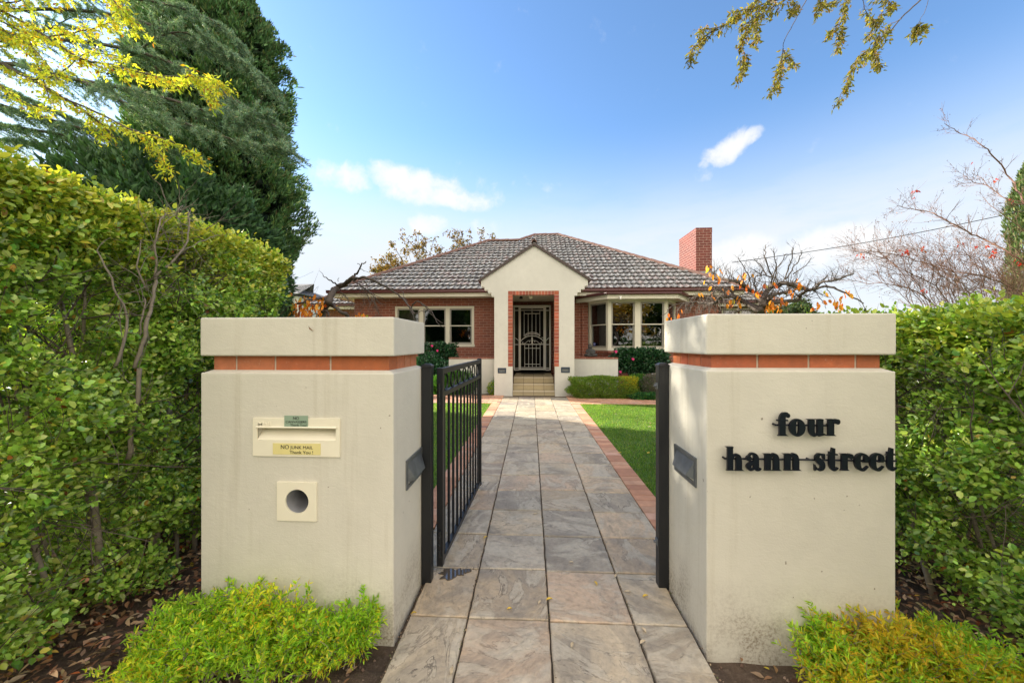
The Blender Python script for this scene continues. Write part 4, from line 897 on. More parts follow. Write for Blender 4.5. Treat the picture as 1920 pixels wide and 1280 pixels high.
# ---- porch
YP = 9.75
def pp(u, v, y=YP): return P(u, v, y)
def ppo(pts): return [(pp(u, v).x, pp(u, v).z) for u, v in pts]
ox0, ox1 = pp(952.6, 600).x, pp(1048, 600).x; oz = pp(1000, 545).z; ix0, ix1 = pp(961, 700).x, pp(1040.5, 700).x; jz = pp(1000, 687).z
R_ = [(1077, 742.5), (1077, 554), (1082.6, 554), (1082.6, 547.8), (1089.2, 547.8), (1089.2, 542), (1096, 542), (1096, 536.5), (1102.4, 535), (1102.4, 519)]
rt_ = ppo(R_); rt_[0] = (rt_[0][0], -.05); ap = ppo([(1001.5, 461)])[0]; cx_ = ap[0]
right = [(x, z) for x, z in rt_]; left = [(2*cx_-x, z) for x, z in rt_]
outline_r = [(ix1, -.05)]+right+[ap, (cx_, oz), (ox1, oz), (ox1, jz), (ix1, jz)]
outline_l = [(ix0, -.05)]+left+[ap, (cx_, oz), (ox0, oz), (ox0, jz), (ix0, jz)]
pm = MB(); pm.prism(outline_r, 'y', YP, YP+.24); pm.prism(outline_l, 'y', YP, YP+.24)
# side walls of the porch running back to the house, lintel strip
px_l, px_r = 2*cx_-rt_[0][0], rt_[0][0]
pm.box(px_l+.002, px_l+.20, YP+.242, YW-.002, -.05, 2.82); pm.box(px_r-.20, px_r-.002, YP+.242, YW-.002, -.05, 2.82)
porch = hpart(pm, 'porch', M['render_house'])
# inner linings: cream strip then brick return
pcl = MB(); pcl.box(px_l+.2, px_r-.2, YP+.243, YW-.002, oz-.0, oz+.03); hpart(pcl, 'porch_ceiling', M['paint_cream'], porch)
# brick surround with individual bricks
sb = MB(); cols = [(.40,.095,.05),(.34,.08,.045),(.45,.125,.065),(.30,.07,.045)]
def bcol(): return tuple(q*random.uniform(.85, 1.12) for q in random.choice(cols))
jx0, jx1 = pp(952.6, 600).x+.003, pp(961.2, 600).x; kx0, kx1 = pp(1039.4, 600).x, pp(1048, 600).x-.003; ztop = oz-.003; zin = pp(1000, 553).z
z = jz+.004; n = 21; ph_ = (zin-jz)/n
for i in range(n):
    za = jz+i*ph_+.005; zb = jz+(i+1)*ph_-.005
    sb.box(jx0, jx1, YP-.006, YP+.115, za, zb, bcol()); sb.box(kx0, kx1, YP-.006, YP+.115, za, zb, bcol())
n = 13; pw = (kx0-jx1)/n
for i in range(n): sb.box(jx1+i*pw+.005, jx1+(i+1)*pw-.005, YP-.006, YP+.115, zin+.004, ztop-.003, bcol())
for (a, b) in ((jx0, jx1), (kx0, kx1)): sb.box(a, b, YP-.006, YP+.115, zin+.004, ztop-.003, bcol())
sbk = sb.obj('brick_surround', M['band_brick'], porch)
mo = MB(); mo.box(jx0, jx1-.004, YP-.001, YP+.24, jz+.001, ztop); mo.box(kx0+.004, kx1, YP-.001, YP+.24, jz+.001, ztop); mo.box(jx1-.003, kx0+.003, YP-.001, YP+.24, zin+.004, ztop); mo.obj('surround_mortar', plain('pale_mortar', (.60, .52, .42), .9, bmp=.3), porch)
# gable roof of the porch, trim, small boxed ends
gm = MB(); ends = ppo([(1107.5, 523), (1001.5, 456)]); e_x, e_z = ends[0]; a_x, a_z = cx_, ends[1][1]
for sg in (1, -1):
    ex_ = cx_+sg*(e_x-cx_); dx, dz = a_x-ex_, a_z-e_z; ln = math.hypot(dx, dz); nx_, nz_ = (-dz/ln, dx/ln) if sg < 0 else (dz/ln, -dx/ln)
    if nz_ < 0: nx_, nz_ = -nx_, -nz_
    gm.prism([(ex_, e_z), (a_x+sg*.0005, a_z), (a_x+sg*.0005, a_z-.055/(abs(dx)/ln)), (ex_-nx_*.055, e_z-nz_*.055)], 'y', YP-.05, YP-.003)
hpart(gm, 'barge_trim', M['dark_trim'], porch)
pr_ = MB()
for sg in (1, -1):
    ex_ = cx_+sg*(e_x-cx_); pr_.add([(ex_, YP-.04, e_z+.01), (a_x, YP-.04, a_z+.02), (a_x, YP+5.2, a_z+.02), (ex_, YP+2.8, e_z+.01), (ex_, YP-.04, e_z-.02), (a_x, YP-.04, a_z-.01), (a_x, YP+5.2, a_z-.01), (ex_, YP+2.8, e_z-.02)], [(0, 1, 2, 3), (4, 7, 6, 5), (0, 4, 5, 1), (0, 3, 7, 4), (1, 5, 6, 2), (2, 6, 7, 3)])
pr_.obj('porch_roof', M['tile'], porch); ridge([(cx_, YP-.05, a_z+.03), (cx_, YP+4.6, a_z+.03)], porch, rad=.07)
for sg in (1, -1):
    gu = MB(); x_a = cx_+sg*(rt_[-1][0]-cx_); gu.box(min(x_a, x_a+sg*.075), max(x_a, x_a+sg*.075), YP+.0, YP+2.2, e_z-.05, e_z+.0); gu.obj('porch_gutter', M['maroon'], porch)
# porch ceiling fittings: dark camera and pale lamp
cf = MB(); c = P(977, 558, 10.2); cf.lathe([(.045, c.z-.03), (.05, c.z), (.03, c.z+.04), (.012, c.z+.05), (.012, 2.60)], c.x, 10.2, 16); cf.obj('security_camera', M['black_metal'], porch)
cf = MB(); c = P(995, 557, 10.2); cf.lathe([(.02, c.z-.05), (.05, c.z-.02), (.055, c.z+.02), (.03, c.z+.035), (.012, c.z+.045), (.012, 2.60)], c.x, 10.2, 16); cf.obj('porch_lamp', M['white_metal'], porch)
# wall lights on the piers
for (u0, u1, v0, v1) in ((933.5, 949, 689.5, 699.5), (1052, 1068.3, 688, 698.5)):
    a, b = pp(u0, v0), pp(u1, v1); m = MB(); m.box(a.x, b.x, YP-.012, YP+.004, b.z, b.z+.028); m.box(a.x, b.x, YP-.012, YP+.004, a.z-.034, a.z); m.box(a.x, a.x+.03, YP-.012, YP+.004, b.z+.028, a.z-.034); m.box(b.x-.03, b.x, YP-.012, YP+.004, b.z+.028, a.z-.034)
    lf = m.obj('wall_light', M['blue_metal'], house, bevel=.002)
    m = MB(); m.box(a.x+.03, b.x-.03, YP-.002, YP+.0, b.z+.028, a.z-.034); m.prism([(YP-.002, a.z-.034), (YP-.012, a.z-.045), (YP-.002, a.z-.06)], 'x', a.x+.03, b.x-.03); m.obj('light_lens', M['lead'], lf)
# steps
sx0, sx1 = ix0-.0, ix1+.0
for (y, za, zb) in [(YP+.02, 0, .125), (YP+.30, .125, .275), (YP+.58, .275, .43)]:
    stp = MB(); nos = MB(); gr = MB(); n = 4; wd = (sx1-sx0)/n
    for k in range(n):
        a, b = sx0+k*wd+.004, sx0+(k+1)*wd-.004
        stp.box(a, b, y, y+.02, za+.004, zb-.022)
        if zb < .4: stp.box(a, b, y+.034, y+.275, zb-.012, zb-.001)
        nos.box(a, b, y-.022, y+.032, zb-.022, zb+.001)
        if zb > .4:
            for i in range(5): stp.box(a, b, y+.036+.28*i, y+.036+.28*(i+1)-.008, .418, .429)
    gr.box(sx0, sx1, y+.008, YW-.3 if zb > .4 else y+.279, -.05, zb-.004)
    st = gr.obj('step', M['grout'], house); stp.obj('step_tile', M['step_tile'], st); nos.obj('step_nosing', M['step_nose'], st)
dm = MB(); c = P(999, 700, 11.3); dm.prism([(c.x+.36*math.cos(a), 11.45+.2*math.sin(a)) for a in [PI*k/12 for k in range(13)]], 'z', .4305, .445); tag(kind='thing', o=dm.obj('door_mat', plain('black_rubber_mat', (.02, .02, .022), .9, bmp=.5, scale=120)), label='dark half round door mat on the porch landing', cat='mat')
# ---- security door with sidelights
YD = 12.08
def dz(x, y): return P(940+x/5.5625, 530+y/5.5625, YD)
door = bpy.data.objects.new('front_door', None); C.objects.link(door); a = dz(130, 240); b = dz(515, 914); door.location = ((a.x+b.x)/2, YD, b.z); fixp(door, house)
fr = MB()
def zb_(x0, y0, x1, y1, ya=YD-.03, yb=YD+.05, mb=fr):
    p, q = dz(x0, y0), dz(x1, y1); mb.box(p.x, q.x, ya, yb, q.z, p.z)
zb_(126, 236, 516, 252); 
for (x0, x1) in ((128, 141), (180, 188), (455, 466), (500, 516)): zb_(x0, 252, x1, 912)
zb_(141, 902, 180, 914); zb_(466, 902, 500, 914); fr.obj('door_frame', M['white_metal'], door, bevel=.003)
def bar(mb, pts, wpx=5, y=YD-.03, t=.016):
    ws = wpx/5.5625/58; q = [dz(a, b) for a, b in pts]; ribbon(mb, [(p.x, p.z, ws) for p in q], y, y+t, 6)
for (x0, x1) in ((141, 180), (466, 500)):
    for y in (285, 640, 885):
        sd_ = MB(); zb_(x0, y-w_/2 if False else y, x1, y+7, YD-.012, YD+.012, sd_); sd_.obj('sidelight_bar', M['white_metal'], door)
for pts in ([(141, 574), (158, 584), (180, 604)], [(500, 574), (484, 584), (466, 604)]):
    sd_ = MB(); bar(sd_, pts, 6, YD-.014); sd_.obj('sidelight_bar', M['white_metal'], door)
lf = MB(); zb_(189, 252, 204, 910, YD-.04, YD-.005, lf); zb_(438, 252, 454, 910, YD-.04, YD-.005, lf); zb_(204, 254, 438, 268, YD-.04, YD-.005, lf); zb_(204, 890, 438, 908, YD-.04, YD-.005, lf)
leaf_ = lf.obj('security_door', M['white_metal'], door, bevel=.003)
gb = MB()
def hb_(y, x0=204, x1=438, w_=6): zb_(x0, y-w_/2, x1, y+w_/2, YD-.032, YD-.016, gb)
def vb_(x, y0, y1, w_=4.5): zb_(x-w_/2, y0, x+w_/2, y1, YD-.030, YD-.018, gb)
hb_(288); hb_(641, w_=8); hb_(322, 238, 402, 5); hb_(682, 244, 404, 6); hb_(848, 244, 404, 6); hb_(881)
for x in (238, 402): vb_(x, 288, 562)
for x in (280, 320, 361): vb_(x, 268 if x == 320 else 322, 549)
for x in (244, 285, 324, 364, 404): vb_(x, 645, 885)
bar(gb, [(204, 606), (240, 575), (280, 558), (320, 553), (360, 558), (404, 577), (438, 606)], 8, YD-.034)
bar(gb, [(244, 546), (270, 528), (300, 519), (322, 517), (350, 520), (378, 529), (402, 546)], 6, YD-.033)
bar(gb, [(244, 560), (270, 543), (300, 534), (322, 532), (350, 535), (378, 543), (402, 558)], 5, YD-.0335)
for sg in (1, -1):
    X_ = lambda x: 321+sg*(x-321)
    bar(gb, [(X_(326), 602), (X_(345), 602), (X_(362), 604), (X_(380), 618), (X_(396), 630), (X_(412), 634), (X_(424), 627), (X_(420), 618), (X_(410), 622)], 4, YD-.031)
    p = dz(X_(348), 614); gb.prism([(p.x+.018*math.cos(a)*(.8+.3*math.sin(a)), p.z+.02*math.sin(a)) for a in [2*PI*k/12 for k in range(12)]], 'y', YD-.034, YD-.018)
zb_(314, 566, 328, 634, YD-.036, YD-.016, gb)
gb.obj('grille', M['white_metal'], door)
hd = MB(); p = dz(446, 582); hd.box(p.x-.012, p.x+.012, YD-.055, YD-.041, p.z-.09, p.z+.09); hd.tube([(p.x, YD-.055, p.z+.03), (p.x, YD-.085, p.z+.03), (p.x-.09, YD-.085, p.z+.03)], .009, 8); hd.obj('handle', M['white_metal'], door)
# timber door with glass light and glazing behind the grille
td = MB(); p, q = dz(190, 256), dz(452, 905); td.box(p.x, q.x, YD+.10, YD+.14, q.z, p.z); td.obj('timber_door', plain('brown_door', (.06, .04, .028), .4, bmp=.05), door)
td = MB(); p, q = dz(250, 335), dz(390, 560); td.box(p.x, q.x, YD+.094, YD+.099, q.z, p.z); td.obj('door_glass', M['glass'], door)
td = MB(); p, q = dz(141, 252), dz(180, 905); td.box(p.x, q.x, YD+.06, YD+.066, q.z, p.z); p, q = dz(466, 252), dz(500, 905); td.box(p.x, q.x, YD+.06, YD+.066, q.z, p.z); td.obj('sidelight_glass', M['glass'], door)
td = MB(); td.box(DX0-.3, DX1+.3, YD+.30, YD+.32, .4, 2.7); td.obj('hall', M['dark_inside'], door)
ms = MB(); p, q = dz(204, 268), dz(438, 890); ms.box(p.x, q.x, YD-.010, YD-.008, q.z, p.z)
def meshmat():
    m, nt, b = mat('fly_mesh'); nt.nodes.remove(b); a_ = nn(nt, 'ShaderNodeBsdfTransparent', Color=(.42, .42, .42, 1)); d_ = nn(nt, 'ShaderNodeBsdfDiffuse', Color=(.03, .03, .03, 1)); x_ = nn(nt, 'ShaderNodeMixShader', Fac=.45)
    nt.links.new(a_.outputs[0], x_.inputs[1]); nt.links.new(d_.outputs[0], x_.inputs[2]); nt.links.new(x_.outputs[0], nt.nodes['Material Output'].inputs[0]); return m
ms.obj('fly_screen', meshmat(), door)
# ---- low curved garden walls beside the porch
def gwall(label, pts, ztop, th=.22):
    t = thing('garden_wall', label, 'wall', (pts[0][0], pts[0][1], 0)); n = len(pts); P2 = [Vector((*p, 0)) for p in pts]; inn = []
    for i, p in enumerate(P2):
        d = (P2[min(i+1, n-1)]-P2[max(i-1, 0)]).normalized(); k = Vector((-d.y, d.x, 0))
        if k.y < 0: k = -k
        inn.append(p+k*th)
    def strip(a, b, z0, z1, mb):
        vs = [(p.x, p.y, z0) for p in a]+[(p.x, p.y, z1) for p in a]+[(p.x, p.y, z0) for p in b]+[(p.x, p.y, z1) for p in b]
        fs = [(i, i+1, n+i+1, n+i) for i in range(n-1)]+[(2*n+i, 3*n+i, 3*n+i+1, 2*n+i+1) for i in range(n-1)]+[(n+i, n+i+1, 3*n+i+1, 3*n+i) for i in range(n-1)]+[(i, 2*n+i, 2*n+i+1, i+1) for i in range(n-1)]+[(0, n, 3*n, 2*n), (n-1, 3*n-1, 4*n-1, 2*n-1)]; mb.add(vs, fs)
    m = MB(); strip(P2, inn, -.05, ztop-.04, m); m.obj('wall_body', M['render_house'], t)
    m = MB(); n_ = n; mc = MB()
    o_ = [p+(q-p).normalized()*-.012 for p, q in zip(P2, inn)]; strip(o_, [q+(q-p).normalized()*.012 for p, q in zip(P2, inn)], ztop-.038, ztop, m)
    m.obj('coping', M['red_brick'], t, bevel=.004, seg=1)
    return t
rw = []
for k in range(13):
    t_ = k/12; x_ = px_r+.01+(P(1158, 670, 10.15).x-px_r)*t_; rw.append((x_, 10.25-.18*math.sin(PI*t_*.8)))
gwall('white rendered low curved wall right of the porch, under the statue', rw, P(1120, 670, 10.2).z)
lw = []
for k in range(13):
    t_ = k/12; x_ = px_l-.01-(px_l-P(843, 670, 10.25).x)*t_; lw.append((x_, 10.25-.10*math.sin(PI*t_*.8)))
gwall('white rendered low wall with brick coping left of the porch', lw, P(880, 670, 10.25).z)
# retaining brick behind camellias
# ---- statue (seated stone figure) on the right wall
sx_ = P(1107, 668, 10.35); t = MB(); b0 = sx_.z
t.lathe([(.115, b0), (.12, b0+.03), (.10, b0+.07), (.095, b0+.10), (.105, b0+.14), (.085, b0+.19), (.045, b0+.215)], sx_.x, sx_.y, 18); t.lathe([(.03, b0+.20), (.055, b0+.225), (.062, b0+.26), (.05, b0+.30), (.032, b0+.325), (.02, b0+.345), (.004, b0+.35)], sx_.x-.01, sx_.y, 16)
for sg in (1, -1):
    t.tube([(sx_.x+sg*.075, sx_.y, b0+.185), (sx_.x+sg*.115, sx_.y-.02, b0+.12), (sx_.x+sg*.06, sx_.y-.09, b0+.085), (sx_.x+sg*.01, sx_.y-.11, b0+.08)], [.03, .028, .024, .02], 8)
    t.tube([(sx_.x+sg*.06, sx_.y, b0+.04), (sx_.x+sg*.14, sx_.y-.06, b0+.04), (sx_.x+sg*.03, sx_.y-.12, b0+.035)], [.045, .04, .03], 8)
tag(t.obj('garden_statue', M['statue'], smooth=True), 'small dark stone seated figure on the low wall beside the bay window', 'statue', kind='thing')
# pale urn at the right of the lavender, mostly hidden by the gate post
ux = P(1226, 735, 9.75); t = MB(); t.lathe([(.09, 0), (.10, .03), (.06, .06), (.05, .12), (.09, .17), (.15, .24), (.17, .33), (.16, .42), (.12, .50), (.13, .53), (.165, .55), (.165, .58), (.14, .58)], ux.x+.12, 9.78, 24)
tag(t.obj('stone_urn', plain('pale_stone', (.46, .44, .40), .8, 0, .25, 20, .4, .006), smooth=False), 'pale stone garden urn beside the grey lavender bush', 'urn', kind='thing')
# ---- neighbour's house at the far left
nb = thing('neighbour_house', 'pale weatherboard house just visible between the cypress and the left pillar', 'house', (-14, 30, 0))
m = MB(); m.box(-22, P(560, 560, 30).x, 30, 38, 0, P(550, 553, 30).z-.1); m.obj('wall', plain('weatherboard', (.52, .50, .46), .7, bmp=.2), nb)
m = MB(); xz = P(560, 560, 30).x+.4; za = P(550, 552, 30).z; m.add([(-23, 29.4, za), (xz, 29.4, za), (xz, 38.6, za), (-23, 38.6, za), (-20, 34, za+1.5), (xz-4, 34, za+1.5)], [(0, 1, 5, 4), (1, 2, 5), (2, 3, 4, 5), (3, 0, 4), (0, 3, 2, 1)]); m.obj('roof', M['tile'], nb)
# service wire
wa, wb = P(1372, 492, 13.4), P(1935, 392, 11.0); pts = []
for k in range(25):
    t_ = k/24; p = wa.lerp(wb, t_); p.z -= .12*math.sin(PI*t_); pts.append(p)
pts.append(wb+(wb-wa)*.4)
m = MB(); m.tube(pts, .011, 5); tag(m.obj('service_cable', M['black_metal']), 'black overhead service cable running to the chimney corner', 'cable', kind='thing')
# ============================================================ VEGETATION
def smooth_poly(pts, n=5):
    p = [Vector(q) for q in pts]; out_ = []
    for i in range(len(p)-1):
        p0, p1, p2, p3 = p[max(i-1, 0)], p[i], p[i+1], p[min(i+2, len(p)-1)]
        for k in range(n):
            t = k/n; out_.append(.5*((2*p1)+(-p0+p2)*t+(2*p0-5*p1+4*p2-p3)*t*t+(-p0+3*p1-3*p2+p3)*t**3))
    out_.append(p[-1]); return out_
def rv(): return Vector((random.gauss(0, 1), random.gauss(0, 1), random.gauss(0, 1))).normalized()
class Br:
    """collects limbs (mesh a) and fine twigs (mesh b) and leaf anchors"""
    def __init__(s): s.a = MB(); s.b = MB(); s.anch = []
    def limb(s, pts, r0, r1, sides=8, wob=0, sm=4):
        q = smooth_poly(pts, sm)
        if wob: q = [p+rv()*wob if 0 < i < len(q)-1 else p for i, p in enumerate(q)]
        n = len(q); rad = [r0+(r1-r0)*(i/(n-1)) for i in range(n)]; rad = [r*random.uniform(.9, 1.12) for r in rad]
        s.a.tube(q, rad, sides); return q, rad
    def twig(s, p, d, length, r, depth, up=.15, spread=.6, kids=(2, 4), seg=4, curl=.25, fine=.0, anchor=True, mesh=None, shrink=.62):
        pts = [p]; cur = p.copy(); dd = d.normalized()
        for k in range(seg):
            dd = (dd+rv()*curl*.5+Vector((0, 0, up))*.3).normalized(); cur = cur+dd*(length/seg); pts.append(cur.copy())
        rad = [r*(1-.65*k/seg) for k in range(seg+1)]
        (mesh or (s.b if depth <= 1 else s.a)).tube(pts, rad, 3 if depth <= 1 else 5, cap=False)
        if depth <= 0:
            if anchor: s.anch += [(q, dd) for q in pts[1:]]
            return
        for k in range(random.randint(*kids)):
            t = random.uniform(.25, 1); i = min(seg-1, int(t*seg)); q = pts[i].lerp(pts[i+1], t*seg-i) if i < seg else pts[-1]
            s.twig(q, (dd+rv()*spread), length*shrink*random.uniform(.7, 1.2), max(fine, rad[min(i+1, seg)]*.75), depth-1, up, spread, kids, seg, curl, fine, anchor, mesh, shrink)
        s.anch += [(pts[-1], dd)]
def tree_root(name, label, cat, loc, group=None): return thing(name, label, cat, loc, group)
def leaf_at(name, anch, n_per, spreadr, L_, W_, pal, m, parent, droop=.3, shape=LEAF_LANCE, jit=.18, dirmix=.8):
    if not anch: return None
    A = np.array([a[0][:] for a in anch]); D = np.array([a[1][:] for a in anch]); k = rng.integers(0, len(A), int(len(A)*n_per))
    n = len(k); pos = A[k]+rng.standard_normal((n, 3))*spreadr; d = unit(D[k]*.5+rdir(n)*dirmix+np.array([0, 0, -droop]))
    return leaves(name, pos, d, rdir(n), L_*(.7+.6*rng.random(n)), W_*(.8+.4*rng.random(n)), palette(n, pal, jit), m, parent, shape)

# ---------------- clipped hedges
def hedge(label, X, y0, y1, H, thick, sgn, n_cl, pal_top, seed, stems, floor=.22, yfar=None):
    """hedge running along y; visible face at X; sgn = direction the visible face looks (+1 = +x)"""
    t = thing('hedge', label, 'hedge', (X-sgn*thick/2, (y0+y1)/2, 0))
    r = rng
    pos = []; nrm = []
    def clump(y, z): return .10*np.sin(y*4.1+seed)*np.sin(z*5.3+seed*2)+.08*np.sin(y*9.7+z*7.1+seed)*np.sin(z*8.3-y*3)+.06*np.sin(y*21-z*15)*np.sin(y*13+z*23)
    # face clusters
    n1 = n_cl; y = y0+(y1-y0)*r.random(n1); z = floor+(H-floor)*r.random(n1)**.85
    d = .10*np.abs(r.standard_normal(n1)); off = clump(y, z)*np.clip((H-z)/.4, .3, 1)
    keep = (r.random(n1) < .72+.28*np.clip((z-floor)/(.45*(H-floor)), 0, 1)**.5)&((np.sin(y*6.3+seed*3)*np.sin(z*6.9+seed)+.55*np.sin(y*13.1)*np.sin(z*11.7+seed)) > -.40)
    flo = np.where(z < floor+.35, .0, 0)
    p = np.stack([X+sgn*(off-d), y, z], 1)[keep]; nn_ = np.stack([np.full(n1, sgn*1.), r.normal(0, .35, n1), .35+r.normal(0, .3, n1)], 1)[keep]; pos.append(p); nrm.append(nn_)
    # top clusters
    n2 = int(n_cl*.75); y = y0+(y1-y0)*r.random(n2); x = X-sgn*thick*r.random(n2)**1.4
    p = np.stack([x, y, H+.025*r.standard_normal(n2)-.06*np.abs(r.standard_normal(n2))+.03*np.sin(y*5+seed)*np.sin(x*6)], 1); pos.append(p); nrm.append(np.stack([r.normal(0, .4, n2), r.normal(0, .4, n2), np.ones(n2)], 1))
    # far end and near end
    n3 = int(n_cl*.3); x = X-sgn*thick*r.random(n3); z = floor+(H-floor)*r.random(n3)
    p = np.stack([x, y1-.05*np.abs(r.standard_normal(n3))+.06*np.sin(z*7), z], 1); pos.append(p); nrm.append(np.stack([r.normal(0, .4, n3), np.ones(n3), r.normal(0, .4, n3)], 1))
    # back face and sparse interior
    n4 = int(n_cl*.5); y = y0+(y1-y0)*r.random(n4); z = floor+(H-floor)*r.random(n4)
    p = np.stack([X-sgn*(thick-.1*np.abs(r.standard_normal(n4))), y, z], 1); p[:n4//3, 0] = X-sgn*thick*r.random(n4//3); pos.append(p); nrm.append(np.stack([np.full(n4, -sgn*1.), r.normal(0, .4, n4), r.normal(.2, .4, n4)], 1))
    pos = np.concatenate(pos); nrm = unit(np.concatenate(nrm)); n = len(pos)
    k = 10; cl = np.repeat(np.arange(n), k); m = len(cl)
    tw = rdir(m); base = pos[cl]+nrm[cl]*(.08*r.random((m, 1))-.03)+tw*.020
    dd = unit(nrm[cl]*.55+tw*.9+np.array([0, 0, .15])); hz = np.clip((base[:, 2:3]-(H-.35))/.35, 0, 1)
    c_low = palette(m, [((.27,.44,.075), 5), ((.37,.54,.10), 4), ((.50,.62,.17), 2.5), ((.12,.26,.05), 2), ((.40,.26,.04), .12), ((.30,.10,.03), .05)], .2)
    c_top = palette(m, pal_top, .18); mixm = (r.random((m, 1)) < hz**.8*.9+.03)
    # leaves near the top are yellower, sunlit glow put into colour; cluster tone random
    tone = (.58+.78*r.random(n))[cl][:, None]; deep = np.clip(.55+.45*r.random((n, 1)), 0, 1)[cl]; cols = np.clip(np.where(mixm, c_top, c_low*np.array([[1.0, 1, .85]])*tone), .004, .9)
    nl = unit(nrm[cl]*1.1+rdir(m)*.65+np.array([0, 0, .6]))
    sz = .017+.021*r.random(m)**1.4
    leaves('foliage', base, dd, nl, sz, sz*.70, cols, M['leaf'], t, LEAF_OVAL)
    # stems: twiggy interior
    b = Br()
    for (yy, zz, ang, rr) in stems:
        p0 = Vector((X-sgn*(.12 if rr > .012 else .3), yy, -.02)); top = Vector((X-sgn*random.uniform(.05, .3), yy+ang, zz)); mid = p0.lerp(top, .5)+Vector((-sgn*.0, random.uniform(-.08, .08), 0))
        q, rad = b.limb([p0, mid, top], rr, rr*.45, 7, .008)
        for i in range(3, len(q)):
            for _ in range(3): b.twig(q[i], (rv()+Vector((sgn*.3, 0, .7))), random.uniform(.2, .5), rr*.3, 1, .1, .8, (2, 4), 4, .4, .0016, False, b.b)
    for _ in range(int((y1-y0)*95)):
        p0 = Vector((X-sgn*random.uniform(.0, thick), random.uniform(y0, y1), random.uniform(.02, H*.8))); b.twig(p0, rv()+Vector((sgn*.2, 0, .7)), random.uniform(.25, .55), random.uniform(.002, .005), 1, .1, .8, (2, 4), 4, .5, .0013, False, b.b)
    b.a.obj('stem', M['bark_pale'], t, smooth=True, uv=False); b.b.obj('twig', M['twig'], t, uv=False)
    return t
topL = [((.55,.58,.07), 4), ((.66,.64,.12), 3), ((.38,.48,.06), 3), ((.22,.36,.05), 2), ((.45,.18,.05), .1)]
stL = [(y, random.uniform(1.1, 1.8), random.uniform(-.25, .25), random.uniform(.007, .013)) for y in np.arange(1.2, 3.1, .14)]+[(2.02, 1.75, .12, .02), (1.78, 1.6, -.12, .018), (2.3, 1.6, .2, .016)]
hedge('tall clipped green hedge left of the mail slot pillar', -2.02, .85, 3.0, 2.015, .85, 1, 9000, topL, 1.3, stL, .04)
topR = [((.40,.50,.06), 4), ((.52,.56,.08), 2), ((.25,.38,.05), 4), ((.14,.26,.035), 2)]
stR = [(y, random.uniform(.8, 1.3), random.uniform(-.25, .25), random.uniform(.006, .012)) for y in np.arange(1.2, 3.4, .14)]+[(2.1, 1.3, .2, .016)]
hedge('low clipped green hedge right of the lettered pillar', 2.0, .85, 4.1, 1.455, .95, -1, 8200, topR, 4.1, stR, .06)
# exposed pale forked trunk inside the left hedge (visible where the clipped face opens)
def forked():
    X = -1.985; b = Br()
    f = [t_ for t_ in C.objects if t_.name.startswith('hedge') and 'mail' in t_.get('label', '')][0]
    px = lambda u, v: PXp(u, v, X)
    lims = [([(252,690),(262,630),(275,570),(290,520)], .013, .009), ([(262,630),(258,585),(262,560)], .006, .004), ([(290,520),(283,470),(285,430),(310,400)], .008, .004), ([(290,520),(325,480),(345,440),(352,395)], .008, .004),
            ([(275,545),(250,500),(255,450)], .006, .003), ([(325,480),(365,455),(400,440)], .004, .002), ([(283,470),(300,420),(335,385)], .004, .002), ([(215,690),(228,600),(205,540),(180,470)], .009, .004), ([(240,860),(245,770),(252,690)], .015, .013), ([(345,440),(330,420),(320,400)], .003, .0015)]
    for pts, r0, r1 in lims:
        q, _ = b.limb([px(u, v)+Vector((.03*math.sin(i), 0, 0)) for i, (u, v) in enumerate(pts)], r0*.75, r1*.75, 8, .006)
        for i in range(2, len(q)):
            if random.random() < .8: b.twig(q[i], rv()+Vector((.3, .2, .5)), random.uniform(.08, .22), .0022, 1, .1, .8, (1, 3), 4, .5, .0012, False, b.a)
    b.a.obj('stem', M['bark_pale'], f, smooth=True, uv=False)
forked()

# ---------------- foreground fine-leaved golden shrubs
def finebush(label, blobs, base, nst, pal, L_=.023, gk=.6):
    t = thing('golden_shrub', label, 'shrub', base); b = Br(); tips = []
    for (cx, cy, cz, rr, w) in blobs:
        for _ in range(int(nst*w)):
            p0 = Vector((cx+random.gauss(0, rr*.35), cy+random.gauss(0, rr*.3), .0)); tg = Vector((cx+random.gauss(0, rr*.62), cy+random.gauss(0, rr*.5), cz*random.uniform(.25, 1.0)))
            mid = p0.lerp(tg, .5)+Vector((random.gauss(0, .02), random.gauss(0, .02), .03)); q = smooth_poly([p0, mid, tg], 4); b.a.tube(q, [.0028*(1-.6*i/len(q)) for i in range(len(q))], 4, cap=False)
            for i in range(2, len(q)): tips += [(q[i], (q[i]-q[i-1]).normalized())]
            for _k in range(7):
                s0 = q[random.randint(3, len(q)-1)]; d = (rv()+Vector((0, -.2, .75))).normalized(); ln = random.uniform(.05, .12); pts = [s0, s0+d*ln*.5+rv()*.008, s0+d*ln]
                b.b.tube(pts, [.0013, .001, .0006], 3, cap=False); tips += [(pts[0].lerp(pts[2], a), d) for a in (.15, .3, .45, .6, .75, .88, 1.0)]
    b.a.obj('stem', M['bark_pale'], t, uv=False); b.b.obj('twig', M['bark_pale'], t, uv=False)
    A = np.array([a[0][:] for a in tips]); D = np.array([a[1][:] for a in tips]); k = np.repeat(np.arange(len(A)), 3); n = len(k)
    side = unit(np.cross(D[k], rdir(n))); d = unit(D[k]*.75+side*.85); patch = .5+.5*np.sin(A[k, 0]*9+base[0])*np.sin(A[k, 1]*8+A[k, 2]*7)
    c1 = palette(n, pal[0], .15); c2 = palette(n, pal[1], .15); cols = np.where(rng.random((n, 1)) < patch[:, None]*gk, c1, c2)
    leaves('foliage', A[k]+.004*rng.standard_normal((n, 3)), d, unit(side+rdir(n)*.6+np.array([0, 0, 1.2])), L_*(.75+.6*rng.random(n)), L_*.34, cols, M['leaf_soft'], t, LEAF_LANCE)
    return t
gold = [((.74,.76,.06), 4), ((.80,.68,.07), 2), ((.52,.68,.06), 3), ((.70,.42,.05), .6)]
